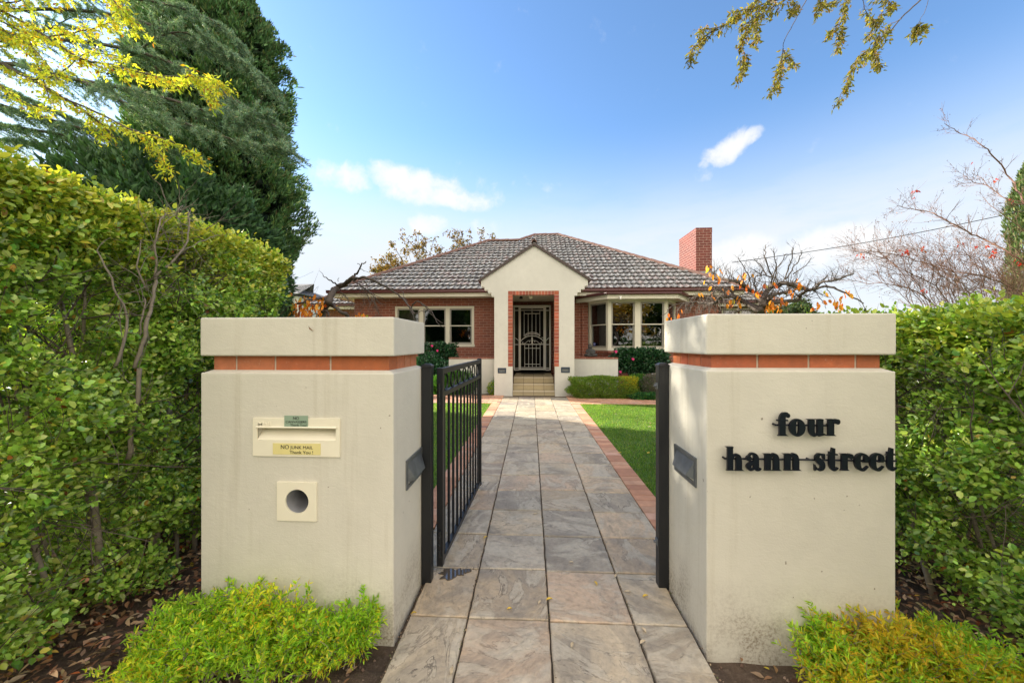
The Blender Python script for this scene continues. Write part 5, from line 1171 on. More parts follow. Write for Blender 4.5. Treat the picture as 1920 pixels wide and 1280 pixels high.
lime = [((.34,.56,.05), 4), ((.46,.68,.06), 4), ((.20,.40,.04), 2), ((.60,.68,.08), 1)]
bl = []
for (u, v, hpx, rr, w) in [(315,1265,60,.09,.8),(345,1240,110,.14,1.2),(410,1205,110,.15,1.1),(480,1225,130,.16,1.2),(560,1205,110,.15,1.1),(620,1200,95,.14,1.),(670,1210,95,.10,.8),(380,1275,95,.17,1.2),(500,1265,70,.15,.9),(300,1300,60,.13,1.)]:
    p = PG(u, v); p.y = min(p.y, 1.56); bl.append((p.x, p.y, hpx/FP*(p.y)*.88, rr*.92, w))
finebush('bright yellow-green fine-leaved shrub at the foot of the mail slot pillar', bl, (-.95, 1.4, 0), 21, (gold, lime))
bl = []
for (u, v, hpx, rr, w) in [(1565,1278,90,.09,.9),(1620,1240,110,.13,1.2),(1700,1235,95,.14,1.),(1760,1262,85,.14,1.2),(1850,1290,75,.15,1.1),(1575,1315,70,.10,1.),(1680,1310,110,.15,1.2),(1780,1320,90,.16,1.2)]:
    p = PG(u, v); p.y = min(p.y, 1.56); bl.append((p.x, p.y, hpx/FP*(p.y)*.88, rr*.92, w))
finebush('golden yellow fine-leaved shrub at the foot of the lettered pillar', bl, (1.45, 1.4, 0), 21, ([((.62,.52,.04), 5), ((.66,.46,.05), 2), ((.42,.46,.04), 3)], lime), gk=1.1)

# ---------------- leaf litter
def litter():
    n = 15000; X = np.concatenate([-.62-2.2*rng.random(n//2), .78+2.4*rng.random(n//2)]); Y = .85+1.9*rng.random(n)**.9
    ok = ~((X > XL0-.01)&(X < XL1+.02)&(Y > YF-.01)&(Y < 2.15))&~((X > XR0-.02)&(X < XR1+.01)&(Y > YF-.01)&(Y < 2.2))
    X, Y = X[ok], Y[ok]; n = len(X); den = np.clip((np.abs(X)-1.2)/.8, .16, 1); ok = rng.random(n) < den; X, Y = X[ok], Y[ok]; n = len(X)
    hz = np.clip((np.abs(X)-1.6)*.25, 0, .10)*rng.random(n)
    pos = np.stack([X, Y, -.014+.012*rng.random(n)+hz], 1); d = rdir(n); d[:, 2] *= .35
    nl = rdir(n)*.5+np.array([0, 0, 1]); c = palette(n, [((.28,.15,.08), 5), ((.38,.24,.14), 4), ((.50,.36,.22), 3), ((.13,.06,.035), 3), ((.50,.36,.05), .7), ((.38,.10,.03), .7)], .25)
    s = .026+.024*rng.random(n); o = leaves('leaf_litter', pos, d, nl, s, s*.42, c, M['dry'], None, LEAF_LANCE); tag(o, 'brown dry leaf litter on the soil under the hedges', 'leaf litter', kind='stuff')
    n = 2600; X = np.concatenate([-.62-1.2*rng.random(n//2), .76+1.2*rng.random(n//2)]); Y = .85+.9*rng.random(n); pos = np.stack([X, Y, np.full(n, -.02)], 1)
    mb = MB()
    for i in range(0, 700):
        x, y = X[rng.integers(n)], Y[i]
        if (XL0 < x < XL1 or XR0 < x < XR1) and y > YF-.02: continue
        r = random.uniform(.003, .010); v = [Vector(q)*r for q in ((1,0,0),(-1,0,0),(0,1,0),(0,-1,0),(0,0,1),(0,0,-1))]; v = [q*random.uniform(.6, 1.2)+Vector((x, y, -.016)) for q in v]; c = random.choice([(.16,.11,.08),(.24,.18,.13),(.10,.06,.04),(.30,.22,.16)])
        mb.add(v, [(0,2,4),(2,1,4),(1,3,4),(3,0,4),(2,0,5),(1,2,5),(3,1,5),(0,3,5)], c)
    tag(mb.obj('soil_clods', M['paver'], uv=False), 'small stones and clods on the garden soil', 'gravel', kind='stuff')
litter()
def fallen(u, v, ang, L_, col, z=.0125):
    p = PG(u, v, z); mb = MB(); n = 7; vs = []; ca, sa = math.cos(ang), math.sin(ang)
    for i in range(n):
        t = i/(n-1); w = L_*.24*math.sin(PI*t**.8); h = .004*math.sin(PI*t)+.003*t
        for s_, hh in ((-1, .004), (0, 0), (1, .0045)):
            a, b = (t-.5)*L_, s_*w; vs.append((p.x+a*ca-b*sa, p.y+a*sa+b*ca, z+h+abs(s_)*hh))
    mb.add(vs, [(i*3+j, i*3+j+1, i*3+j+4, i*3+j+3) for i in range(n-1) for j in (0, 1)])
    return mb.obj('fallen_leaf', col)
lm = {k: plain('leaf_'+k, c, .6, 0, .2, 60, .1) for k, c in (('yellow', (.62,.42,.05)), ('tan', (.52,.42,.28)), ('brown', (.28,.15,.07)))}
for (u, v, a, k, lab) in [(955,1142,.1,'yellow','yellow fallen leaf on the third slab row, left of the centre joint'),(1012,1130,1.0,'tan','pale curled leaf just left of the centre joint of the slate path'),
        (1030,1124,.2,'yellow','small yellow leaf lying right on the centre joint of the path'),(1117,1094,2.0,'yellow','yellow leaf standing upright on the slab right of the centre joint'),(1177,1110,-.2,'tan','tan leaf by the slab joint level with the right gate post'),
        (1210,1118,.3,'yellow','yellow leaf on the cut slab beside the lettered pillar'),(1155,1080,.9,'tan','pale leaf at the slab corner just left of the right gate post'),(1207,1182,2.1,'tan','tan leaf at the foot of the right slab joint, nearest the lettered pillar'),
        (1205,1205,.5,'tan','brownish leaf lowest on the right slab joint'),(1071,1055,-.1,'tan','pale tan leaf alone in the second slab row, right of the centre joint'),(847,1258,1.6,'tan','pale leaf in the left joint at the very front of the path'),
        (776,1150,.1,'yellow','yellow leaf against the foot of the mail slot pillar'),(910,1008,.8,'yellow','cream leaf on the left joint beyond the end of the gate'),(1004,964,.3,'tan','tiny pale leaf farthest up the slate path'),(1073,1210,1.2,'tan','small tan leaf on the front slab right of the centre joint')]:
    tag(fallen(u, v, a, random.uniform(.022, .034), lm[k]), lab, 'leaf', 'fallen leaves on the slate path', 'thing')
for (u, v, a, k, lab) in [(1218,800,.3,'tan','largest pale leaf lying on the right lawn near the gate post'),(1162,849,.2,'yellow','yellow leaf on the right lawn close to the brick edging'),(1216,849,.8,'yellow','yellow leaf on the right lawn beside the gate post'),
        (1219,793,1.2,'brown','brown leaf just behind the largest leaf on the right lawn'),(1155,776,.3,'tan','tan leaf near the far edge of the right lawn')]:
    tag(fallen(u, v, a, random.uniform(.04, .06), lm[k], .022), lab, 'leaf', 'fallen leaves on the lawn', 'thing')
# leaf stuck to the left cap, grit and crumbs in the path joints
p = P(583, 616, YF-.006); mb = MB(); mb.add([(p.x-.012, p.y, p.z+.012), (p.x-.004, p.y-.006, p.z+.006), (p.x+.012, p.y, p.z-.012), (p.x-.006, p.y-.002, p.z-.003)], [(0, 1, 2, 3)]); tag(mb.obj('fallen_leaf', lm['brown']), 'tiny brown leaf stuck to the front of the left pillar cap', 'leaf', None, 'thing')
mb = MB()
for _ in range(1500):
    y = .9+8.5*random.random()**1.8; x = random.choice((-.592 if y < 2.7 else -.70, -.306, .086, .485, .738 if y < 2.7 else .884))+random.gauss(0, .008); r = random.uniform(.0012, .0042); c = random.choice([(.16,.11,.07),(.30,.22,.14),(.08,.06,.04),(.10,.15,.04),(.42,.33,.2)])
    v = [Vector(q)*r*random.uniform(.6, 1.4)+Vector((x, y, .004+random.uniform(0, .006))) for q in ((1,0,0),(-1,0,0),(0,1,0),(0,-1,0),(0,0,1),(0,0,-1))]; mb.add(v, [(0,2,4),(2,1,4),(1,3,4),(3,0,4),(2,0,5),(1,2,5),(3,1,5),(0,3,5)], c)
tag(mb.obj('joint_grit', M['paver'], uv=False), 'grit and moss crumbs in the joints of the slate path', 'grit', kind='stuff')
# ---------------- garden shrubs near the house
def mound(name, label, cat, centre, rad, n, L_, W_, pal, m=None, shape=LEAF_LANCE, shell=.35, upb=.4, pal2=None, flat=1.0, box=False, stems=10):
    t = thing(name, label, cat, (centre[0], centre[1], 0)); c = np.array(centre); r = np.array(rad)
    u = rdir(n)
    if box: u = u/np.max(np.abs(u)**.9, 1, keepdims=True)**.75
    lump = 1+.10*np.sin(u[:, 0]*7+c[0]*3)*np.sin(u[:, 2]*6)+.07*np.sin(u[:, 1]*13+u[:, 0]*11)
    k = (1-shell*np.abs(rng.standard_normal(n))*.5)*lump; pos = c+u*r*k[:, None]; pos[:, 2] = np.maximum(pos[:, 2], .01+.03*rng.random(n))
    d = unit(u*.8+rdir(n)*.8+np.array([0, 0, upb])); cols = palette(n, pal, .2)
    if pal2 is not None: cols = np.where(rng.random((n, 1)) < pal2[1](pos)[:, None], palette(n, pal2[0], .15), cols)
    leaves('foliage', pos, d, unit(u+rdir(n)*.7), L_*(.7+.6*rng.random(n)), W_*(.8+.4*rng.random(n)), cols, m or M['leaf_soft'], t, shape)
    b = Br()
    for _ in range(stems):
        p0 = Vector((c[0]+random.gauss(0, r[0]*.25), c[1]+random.gauss(0, r[1]*.25), 0)); b.twig(p0, Vector((random.gauss(0, .35), random.gauss(0, .35), 1)), (c[2]+r[2])*.42, .008, 1, .1, .7, (3, 5), 4, .4, .002, False, b.a)
    b.a.obj('stem', M['twig'], t, uv=False); return t
gr_box = [((.17,.29,.045), 5), ((.24,.37,.06), 3), ((.10,.19,.035), 3), ((.30,.28,.08), 1)]
dk = [((.018,.07,.026), 5), ((.03,.10,.04), 4), ((.06,.15,.06), 2), ((.010,.04,.016), 3)]
# box hedge right of the porch with its yellow end
mound('box_hedge', 'low clipped green hedge with a yellow tip, right of the porch', 'hedge', (1.78, 9.52, .25), (.82, .27, .27), 26000, .035, .014, gr_box, pal2=([((.50,.42,.03), 4), ((.40,.40,.04), 3)], lambda p: np.clip((p[:, 0]-2.05)*2.2, 0, 1)*np.clip((p[:, 2]-.18)*3, 0, 1)), box=True, shell=.3)
mound('shrub', 'small bright green shrub between the low hedge and the grey bush', 'shrub', (2.72, 9.75, .26), (.30, .25, .30), 3200, .045, .022, [((.08,.22,.03), 4), ((.13,.28,.05), 3), ((.04,.13,.02), 2)])
mound('lavender_bush', 'grey-green lavender bush beside the gate post on the right', 'shrub', (3.02, 9.55, .27), (.32, .27, .30), 5200, .05, .010, [((.20,.21,.18), 4), ((.13,.14,.11), 3), ((.28,.27,.25), 2), ((.16,.10,.12), 1)], upb=1.2)
mound('ground_cover', 'small dark green leafy plants at the foot of the grey bush', 'plant', (2.9, 9.25, .06), (.55, .16, .10), 2200, .045, .028, [((.03,.12,.04), 4), ((.06,.18,.05), 3), ((.12,.26,.06), 1)])
# camellia hedge under the bay window
def camellia(label, c, r, n, name='camellia_hedge', flowers=()):
    t = mound(name, label, 'shrub', c, r, n, .075, .042, dk, M['leaf'], LEAF_OVAL, shell=.45, box=True, stems=8)
    for i, (u, v, dy) in enumerate(flowers):
        p = P(u, v, dy); mb = MB()
        for k in range(11):
            a = 2.4*k; rr = .009+.0022*k; cpt = p+Vector((rr*math.cos(a)*.9, -.01+.0015*k, rr*math.sin(a)*.9)); s_ = .018
            mb.add([cpt+Vector((s_*math.cos(a+q)*.9, .004*math.sin(q*2)-.004, s_*math.sin(a+q)*.9)) for q in [2*PI*j/8 for j in range(8)]], [tuple(range(8))])
        mb.obj('flower', M['petal'], t)
    return t
camellia('dark glossy camellia hedge with pink flowers under the bay window', (3.05, 10.75, .86), (.76, .28, .33), 7500, flowers=[(1155,659,10.42),(1187,673,10.42),(1163,697,10.42)])
tr = MB(); 
for u in (1180, 1238):
    p = P(u, 706, 10.75); tr.tube([(p.x, 10.75, 0), (p.x+.02, 10.75, .75)], .016, 6)
f = [o for o in C.objects if o.name.startswith('camellia_hedge')][0]; tr.obj('trunk', M['bark_pale'], f)
camellia('dark camellia bush with a pink flower under the left window', (-2.80, 11.3, .95), (.55, .35, .40), 5000, 'camellia_bush', [(820,657,10.93),(810,648,10.9)])
mound('shrub', 'bluish dark green shrub beside the left camellia', 'shrub', (-2.85, 10.6, .50), (.58, .42, .56), 9000, .06, .035, [((.02,.09,.035), 4), ((.04,.14,.055), 4), ((.015,.05,.02), 3)], M['leaf'], LEAF_OVAL)
mound('shrub', 'rounded mid-green clipped shrub behind the open gate', 'shrub', (-2.05, 9.95, .28), (.62, .34, .36), 12000, .04, .018, [((.06,.19,.025), 5), ((.10,.25,.035), 3), ((.04,.11,.02), 3)])
mound('shrub', 'dark green low shrub seen through the gate bars at the left', 'shrub', (-3.2, 9.6, .30), (.45, .3, .34), 4500, .04, .02, [((.04,.13,.02), 5), ((.07,.19,.03), 3)])
mound('golden_plant', 'small lime and yellow plant at the left foot of the porch', 'plant', (-.95, 9.95, .15), (.20, .16, .20), 1500, .04, .016, [((.16,.34,.04), 4), ((.50,.46,.04), 3), ((.10,.22,.03), 2)])
mound('shrub', 'thin grey-green spray beside the left foot of the porch', 'shrub', (-.86, 10.05, .33), (.17, .12, .14), 500, .035, .018, [((.20,.28,.12), 4), ((.14,.22,.08), 3)])

# ---------------- big dark cypress behind the left hedge
def conifer():
    Y0 = 8.6; t = thing('cypress_tree', 'huge dense dark green cypress behind the left hedge', 'tree', (-7.5, Y0, 0))
    # silhouette: right edge of the crown measured at heights
    edge = [(540,512),(575,465),(590,398),(580,372),(588,335),(555,300),(550,250),(545,200),(530,150),(525,100),(508,60),(500,35),(470,0),(430,-60),(380,-130),(330,-230),(290,-320)]
    ed = sorted([(P(u, v, Y0).z, P(u, v, Y0).x) for u, v in edge]); zs = np.array([e[0] for e in ed]); xs = np.array([e[1] for e in ed]); cx = -7.5
    def R(z): return np.maximum(np.interp(z, zs, xs-cx, left=2.0, right=.1)-np.interp(z, [2, 6, 9], [.72, .5, .15]), .1)
    n = 7500; z = .3+(zs.max()-.3)*rng.random(n)**.85; a = 2*PI*rng.random(n)
    lump = 1+.09*np.sin(a*5+z*1.7)+.06*np.sin(a*11-z*2.1)+.08*np.sin(z*3.3+a*3)+.05*np.sin(z*7.1+a*9)
    rr = np.maximum(R(z)*lump-.22*np.abs(rng.standard_normal(n))-.08, .05)
    cen = np.stack([cx+rr*np.cos(a), Y0+rr*np.sin(a)*.95, z], 1); outw = np.stack([np.cos(a), np.sin(a), np.full(n, .55)], 1)
    near = (np.cos(a+1.1) > -.45); cen, outw = cen[near], outw[near]
    k = 30; idx = np.repeat(np.arange(len(cen)), k); m = len(idx)
    up = np.array([0, 0, 1.]); axis = unit(outw[idx]+rdir(m)*.35); tt = rng.random((m, 1)); pos = cen[idx]+axis*tt*.26+rdir(m)*.075*(1.15-tt)
    d = unit(axis*.7+rdir(m)*.65+up*.5); cl = rng.random(len(cen))[idx]
    c = palette(m, [((.095,.20,.075), 5), ((.13,.25,.09), 4), ((.06,.125,.05), 3), ((.21,.28,.10), 1.8)], .2)
    edgey = (tt[:, 0] > .8)&(rng.random(m) < .25); c[edgey] = palette(int(edgey.sum()), [((.09,.13,.045), 3), ((.13,.12,.05), 1)], .2); c *= (.75+.5*cl)[:, None]
    leaves('crown', pos, d, rdir(m), .085+.06*rng.random(m), .030, c, M['needle'], t, SPRAY)
    # inner branch mass and trunk
    b = Br(); b.limb([(cx, Y0, -.1), (cx+.1, Y0, 4), (cx, Y0, 9), (cx, Y0, zs.max()-.6)], .32, .04, 10)
    for _ in range(420):
        zz = random.uniform(.4, zs.max()-1); aa = random.uniform(0, 2*PI); r_ = float(R(zz))*.92; b.limb([(cx, Y0, zz-.4), (cx+r_*.5*math.cos(aa), Y0+r_*.5*math.sin(aa), zz-.15), (cx+r_*math.cos(aa), Y0+r_*math.sin(aa), zz+.35)], .05, .012, 4, .04, 2)
    b.a.obj('trunk', M['twig'], t, uv=False)
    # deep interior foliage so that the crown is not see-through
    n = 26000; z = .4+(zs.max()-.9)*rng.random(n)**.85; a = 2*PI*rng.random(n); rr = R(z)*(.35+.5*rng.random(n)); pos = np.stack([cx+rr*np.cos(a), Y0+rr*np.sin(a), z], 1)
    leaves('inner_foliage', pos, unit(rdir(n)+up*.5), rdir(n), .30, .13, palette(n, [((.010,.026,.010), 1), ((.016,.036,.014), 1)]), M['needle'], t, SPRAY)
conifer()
# ---------------- cedar with layered blue-green boughs reaching in from the left
def cedar():
    t = thing('cedar_tree', 'blue-green cedar with long drooping boughs over the left hedge', 'tree', (-9.6, 5.6, 0)); b = Br(); sp = []
    b.limb([(-9.6, 5.6, -.1), (-9.5, 5.6, 3.5), (-9.6, 5.7, 7.5), (-9.5, 5.6, 11.5)], .34, .06, 10)
    def bough(pts, Y, r0, dens=1.0, Ys=None, hang=.16):
        q = [P(u, v, (Ys[i] if Ys else Y)) for i, (u, v) in enumerate(pts)]; q = smooth_poly(q, 7); n = len(q)
        b.a.tube(q, [r0*(1-.8*i/n)+.004 for i in range(n)], 6, cap=False)
        for i in range(2, n):
            tan = (q[i]-q[i-1]).normalized(); fr_ = i/n
            for _ in range(int(3.2*dens+.5)):
                s_ = tan.cross(Vector((0, 0, 1))).normalized()*random.choice((-1, 1)); d = (tan*random.uniform(.5, 1.2)+s_*random.uniform(.2, 1.0)+Vector((0, 0, random.uniform(-.35, .12)))).normalized(); ln = random.uniform(.25, .75)*(1.15-.55*fr_)
                p0 = q[i-1].lerp(q[i], random.random()); pts_ = [p0, p0+d*ln*.5+Vector((0, 0, -.01)), p0+d*ln+Vector((0, 0, -ln*hang))]
                b.b.tube(pts_, [.0055, .004, .002], 3, cap=False)
                for a_ in np.linspace(.12, 1, int(ln/.045)+2): sp.append((pts_[0].lerp(pts_[1], a_*2) if a_ < .5 else pts_[1].lerp(pts_[2], a_*2-1), d))
    bough([(-250,60),(-60,60),(90,72),(200,85),(300,110),(380,150),(460,200),(520,240)], 6.2, .035)
    bough([(-250,150),(0,120),(120,145),(230,165),(330,190),(430,225),(530,270)], 6.0, .035, 1.1)
    bough([(-250,40),(0,20),(150,20),(260,40),(360,80),(450,120),(505,165)], 6.5, .03, .9)
    bough([(-150,-60),(60,-30),(200,-10),(320,10),(400,40),(440,70)], 6.4, .03, .9)
    bough([(150,150),(250,200),(330,225),(400,250),(470,270),(525,275)], 5.8, .018, 1.0)
    bough([(200,140),(310,65),(390,75),(450,110),(490,140)], 6.3, .014, .9)
    bough([(-200,190),(-40,190),(60,215),(150,240),(240,262),(330,285)], 6.6, .03, 1.5)
    bough([(-200,230),(-60,225),(40,240),(140,258),(230,285),(300,300)], 6.8, .03, 1.6)
    bough([(-200,140),(-40,150),(40,180),(120,215),(200,250)], 6.9, .03, 1.5)
    bough([(-200,260),(-40,260),(60,268),(150,280),(230,300)], 7.1, .03, 1.6)
    bough([(-200,100),(-20,90),(50,75),(100,50),(160,20)], 7.2, .02, .8)
    bough([(350,150),(400,180),(440,215),(500,215)], 5.9, .01, 1.1)
    b.a.obj('trunk', M['bark'], t, smooth=True, uv=False); b.b.obj('twig', M['bark'], t, uv=False)
    A = np.array([a[0][:] for a in sp]); D = np.array([a[1][:] for a in sp]); k = np.repeat(np.arange(len(A)), 10); n = len(k)
    pos = A[k]+rng.standard_normal((n, 3))*.012; d = unit(D[k]*.45+rdir(n)+np.array([0, 0, .35]))
    leaves('crown', pos, d, rdir(n), .040+.026*rng.random(n), .0105, palette(n, [((.18,.30,.20), 5), ((.26,.37,.25), 4), ((.11,.19,.12), 3), ((.42,.46,.26), 1.3)], .2), M['needle'], t, BLADE)
cedar()

# ---------------- overhanging street tree limbs
def overhang(name, label, root, limbs, twigs, pal, Yb, leafs, L_=.042, W_=.017, nper=3.2, curl=.25, sub=.16, down=-.35):
    t = thing(name, label, 'tree', root); b = Br()
    for pts, r0, r1 in limbs: b.limb(pts, r0, r1, 9, .01)
    for (pts, r0, bare) in twigs:
        Y = Yb+random.uniform(-.25, .25); q = smooth_poly([P(u, v, Y+.12*math.sin(i*1.7)) for i, (u, v) in enumerate(pts)], 5); n = len(q); q = [p+rv()*.006 for p in q]
        b.a.tube(q, [r0*(1-.75*i/n)+.0015 for i in range(n)], 5, cap=False)
        for i in range(1, n):
            fr_ = i/n
            if fr_ < bare: continue
            for _ in range(leafs):
                d = ((q[i]-q[i-1]).normalized()*.8+rv()*.75+Vector((0, 0, down))).normalized(); b.twig(q[i-1].lerp(q[i], random.random()), d, sub*random.uniform(.5, 1.2), .0022, 0, down, .6, (1, 2), 4, curl, .001, True, b.b)
            b.anch.append((q[i], (q[i]-q[i-1]).normalized()))
    b.a.obj('trunk', M['bark'], t, smooth=True, uv=False); b.b.obj('twig', M['twig'], t, uv=False)
    leaf_at('crown', b.anch, nper, .012, L_, W_, pal, M['leaf_soft'], t, .25, LEAF_LANCE, .15)
    return t
yl = [((.76,.74,.09), 5), ((.62,.68,.09), 4), ((.40,.48,.06), 3), ((.85,.55,.04), 1.0), ((.42,.18,.03), .5)]
LT = [([(-80,-20),(20,30),(90,70),(150,110),(200,120),(260,135),(322,150)], .014, .05), ([(-80,60),(0,118),(60,150),(120,185),(180,225),(220,265),(236,292)], .022, .0), ([(120,185),(190,215),(250,245),(320,265),(375,298)], .010, .1),
      ([(200,120),(290,140),(345,145)], .007, .3), ([(345,145),(370,142),(400,150),(416,160)], .004, .0), ([(-80,-80),(60,-40),(180,-20),(220,10),(250,50)], .012, .25), ([(-60,20),(40,60),(70,120),(95,190)], .010, .0),
      ([(255,247),(290,275),(318,318)], .005, .1), ([(-40,80),(20,75),(60,60),(110,50)], .008, 0), ([(375,150),(392,165),(402,188)], .003, 0), ([(-60,-10),(10,5),(70,-5),(130,-15)], .008, 0), ([(60,150),(110,140),(160,100),(230,108)], .007, .1),
      ([(-60,40),(0,55),(60,90),(110,150)], .008, 0), ([(90,70),(150,60),(190,50),(215,35)], .006, .1), ([(200,-30),(225,-5),(235,30)], .006, .1), ([(150,200),(195,250),(225,290)], .006, .2), ([(-60,100),(-10,150),(40,190),(80,200)], .008, .1)]
overhang('elm_tree', 'yellow-leaved street elm whose sprays hang in at the upper left', (-6.4, 2.4, 0), [([(-6.4, 2.4, -.1), (-6.3, 2.5, 1.6), (-5.9, 2.8, 3.0)], .19, .12), ([(-5.9, 2.8, 3.0), (-5.2, 3.2, 3.9), P(-80, 60, 4.0)], .09, .024), ([(-5.9, 2.8, 3.0), (-5.4, 3.2, 4.4), P(-80, -20, 4.0)], .07, .018), ([(-5.9, 2.8, 3.0), (-5.6, 3.3, 4.9), P(-80, -80, 4.0)], .07, .016)], LT, yl, 4.0, 3, nper=2.1, L_=.046, W_=.018)
ol = [((.20,.18,.035), 4), ((.26,.24,.045), 3), ((.14,.14,.03), 3), ((.30,.19,.045), 1.5)]
RT = [([(1600,-60),(1470,-5),(1420,12),(1380,35),(1345,52),(1312,56)], .010, .3), ([(1345,52),(1318,72),(1302,88),(1292,112)], .004, .2), ([(1500,-40),(1470,0),(1430,25),(1402,50),(1393,80)], .007, .25), ([(1395,98),(1396,115),(1389,142)], .0025, 0), ([(1402,50),(1393,80),(1394,100)], .003, 1),
      ([(1530,-30),(1513,0),(1490,40),(1472,75),(1468,95)], .005, 1), ([(1468,92),(1476,105),(1488,120)], .0022, 0), ([(1468,95),(1462,120),(1462,138)], .0022, .3), ([(1462,145),(1455,155),(1446,174)], .002, .2),
      ([(1760,-40),(1725,0),(1690,35),(1665,65),(1640,90)], .009, .95), ([(1640,90),(1620,100),(1600,125),(1588,155),(1572,186)], .005, 0), ([(1690,35),(1668,48),(1655,70)], .003, .4), ([(1650,65),(1640,80)], .002, 0), ([(1630,95),(1643,105),(1645,120)], .002, 0),
      ([(1620,-30),(1585,5),(1582,30)], .004, .3), ([(1580,40),(1578,65),(1570,92)], .002, .1), ([(1575,45),(1560,58)], .002, 0), ([(1665,-30),(1655,20),(1645,45),(1628,66)], .005, .35), ([(1750,-40),(1738,10),(1722,45)], .002, 1), ([(1722,45),(1715,60)], .0015, 0), ([(1725,50),(1733,46)], .0015, 0),
      ([(1490,-25),(1440,5),(1412,35),(1390,50)], .006, .2), ([(1460,-30),(1420,0),(1395,20),(1370,22)], .005, .2), ([(1600,-30),(1560,5),(1535,8)], .004, .1), ([(1480,-20),(1490,10),(1485,18)], .003, 0), ([(1640,-20),(1668,5),(1672,15)], .003, 0), ([(1420,20),(1415,55),(1420,75)], .003, .3), ([(1535,-15),(1540,12)], .002, 0), ([(1610,-30),(1625,25),(1640,40)],.003,.3)]
overhang('street_tree', 'street tree whose thin olive-leaved twigs hang down at the upper right', (4.6, 1.2, 0), [([(4.6, 1.2, -.1), (4.5, 1.4, 2.4), (4.2, 2.2, 4.2)], .16, .10), ([(4.2, 2.2, 4.2), (3.8, 3.2, 5.0), P(1760, -40, 4.6)], .06, .012), ([(4.2, 2.2, 4.2), (3.6, 3.4, 5.3), P(1600, -60, 4.6)], .06, .014)], RT, ol, 4.6, 3, L_=.05, W_=.019, nper=1.15, sub=.11, down=-.5)

# ---------------- gnarled leafless fruit trees on the lawns
def gnarled(label, root, limbs, Y, f, o, leafpts, tw=1.0, seedtw=3):
    t = thing('persimmon_tree', label, 'tree', root); b = Br(); lf = []
    for (pts, r0, r1, kind) in limbs:
        q0 = [P(o[0]+u/f, o[1]+v/f, Y+.25*math.sin(i*1.3+r0*90)) if len((u, v)) == 2 else None for i, (u, v) in enumerate(pts)]
        q, rad = b.limb(q0, r0, r1, 8, .012)
        for i in range(2, len(q)):
            tan = (q[i]-q[i-1]).normalized()
            for _ in range(seedtw if kind != 'up' else 1):
                if kind == 'up': d = tan*.9+rv()*.5; ln = random.uniform(.08, .24)
                elif kind == 'droop': d = tan*.5+rv()*.7+Vector((0, 0, -.5)); ln = random.uniform(.2, .5)
                elif kind == 'bare': continue
                else: d = tan*.4+rv()*.8+Vector((0, 0, .35)); ln = random.uniform(.15, .42)
                b.twig(q[i], d, ln*tw, min(.007, rad[i]*.45), 1, -.25 if kind == 'droop' else .25, .7, (1, 3), 4, .6, .0020, True, b.b)
    b.a.obj('trunk', M['bark'], t, smooth=True, uv=False); b.b.obj('twig', M['bark'], t, uv=False)
    A = []
    for (u, v, n, s_) in leafpts:
        for _ in range(n): A.append(P(u+random.gauss(0, s_), v+random.gauss(0, s_*.8), Y+random.uniform(-.35, .25)))
    A = np.array([a[:] for a in A]); n = len(A); d = unit(rdir(n)*.5+np.array([0, 0, -1]))
    leaves('crown', A, d, rdir(n), .095*(.7+.6*rng.random(n)), .048, palette(n, [((.80,.26,.03), 5), ((.85,.36,.04), 3), ((.62,.14,.03), 2), ((.45,.40,.05), .6)], .12), M['leaf_soft'], t, LEAF_OVAL)
Rp = [([(930,1100),(945,900),(950,700)], .075, .06, 'bare'), ([(950,720),(880,690),(800,640),(720,600),(640,580),(560,590),(480,650),(330,640),(200,650)], .05, .012, 'droop'), ([(950,690),(935,620),(890,560),(840,540),(790,500),(740,450),(640,430),(540,400),(480,385)], .045, .012, ''),
      ([(960,680),(975,600),(1000,530),(1040,490),(1120,465),(1200,460),(1280,490),(1380,515),(1440,515),(1520,450),(1640,430),(1820,370)], .05, .010, ''), ([(960,670),(1060,640),(1200,625),(1280,630),(1310,590),(1350,540),(1420,520)], .036, .02, ''),
      ([(1440,515),(1560,490),(1700,530),(1800,580),(1915,650)], .02, .008, 'bare'), ([(970,650),(1030,590),(1100,560),(1180,550),(1220,510)], .036, .015, ''), ([(1040,490),(1045,400),(1010,300),(985,200),(985,100)], .014, .005, 'up'), ([(1060,460),(1090,330),(1075,230),(1060,160)], .012, .004, 'up'),
      ([(1050,400),(1120,280),(1185,180)], .010, .004, 'up'), ([(1150,460),(1200,330),(1235,220),(1250,125)], .011, .004, 'up'), ([(1180,420),(1250,310),(1310,230),(1332,150)], .011, .004, 'up'), ([(1250,370),(1340,320),(1420,220)], .010, .004, 'up'), ([(850,520),(825,390),(770,300),(730,215)], .011, .004, 'up'), ([(1000,380),(930,280),(880,230)], .009, .004, 'up'),
      ([(1040,400),(960,380),(890,350),(850,310)], .010, .004, 'up'), ([(900,560),(880,470),(900,400),(950,390)], .014, .006, ''), ([(640,580),(560,540),(520,500),(440,470)], .014, .006, 'droop'), ([(560,590),(480,600),(400,600),(330,590),(260,640),(230,700)], .012, .005, 'droop'), ([(720,600),(640,520),(560,500),(500,540),(440,600),(400,650)], .014, .005, 'droop'),
      ([(1380,515),(1450,540),(1520,620),(1560,700)], .008, .003, 'bare'), ([(1560,490),(1600,560),(1660,670)], .007, .003, 'bare'), ([(200,650),(100,680),(50,730),(0,770)], .008, .004, 'bare'), ([(960,725),(880,720),(780,710),(690,735)], .02, .012, 'bare'), ([(1195,640),(1200,730)], .006, .004, 'bare')]
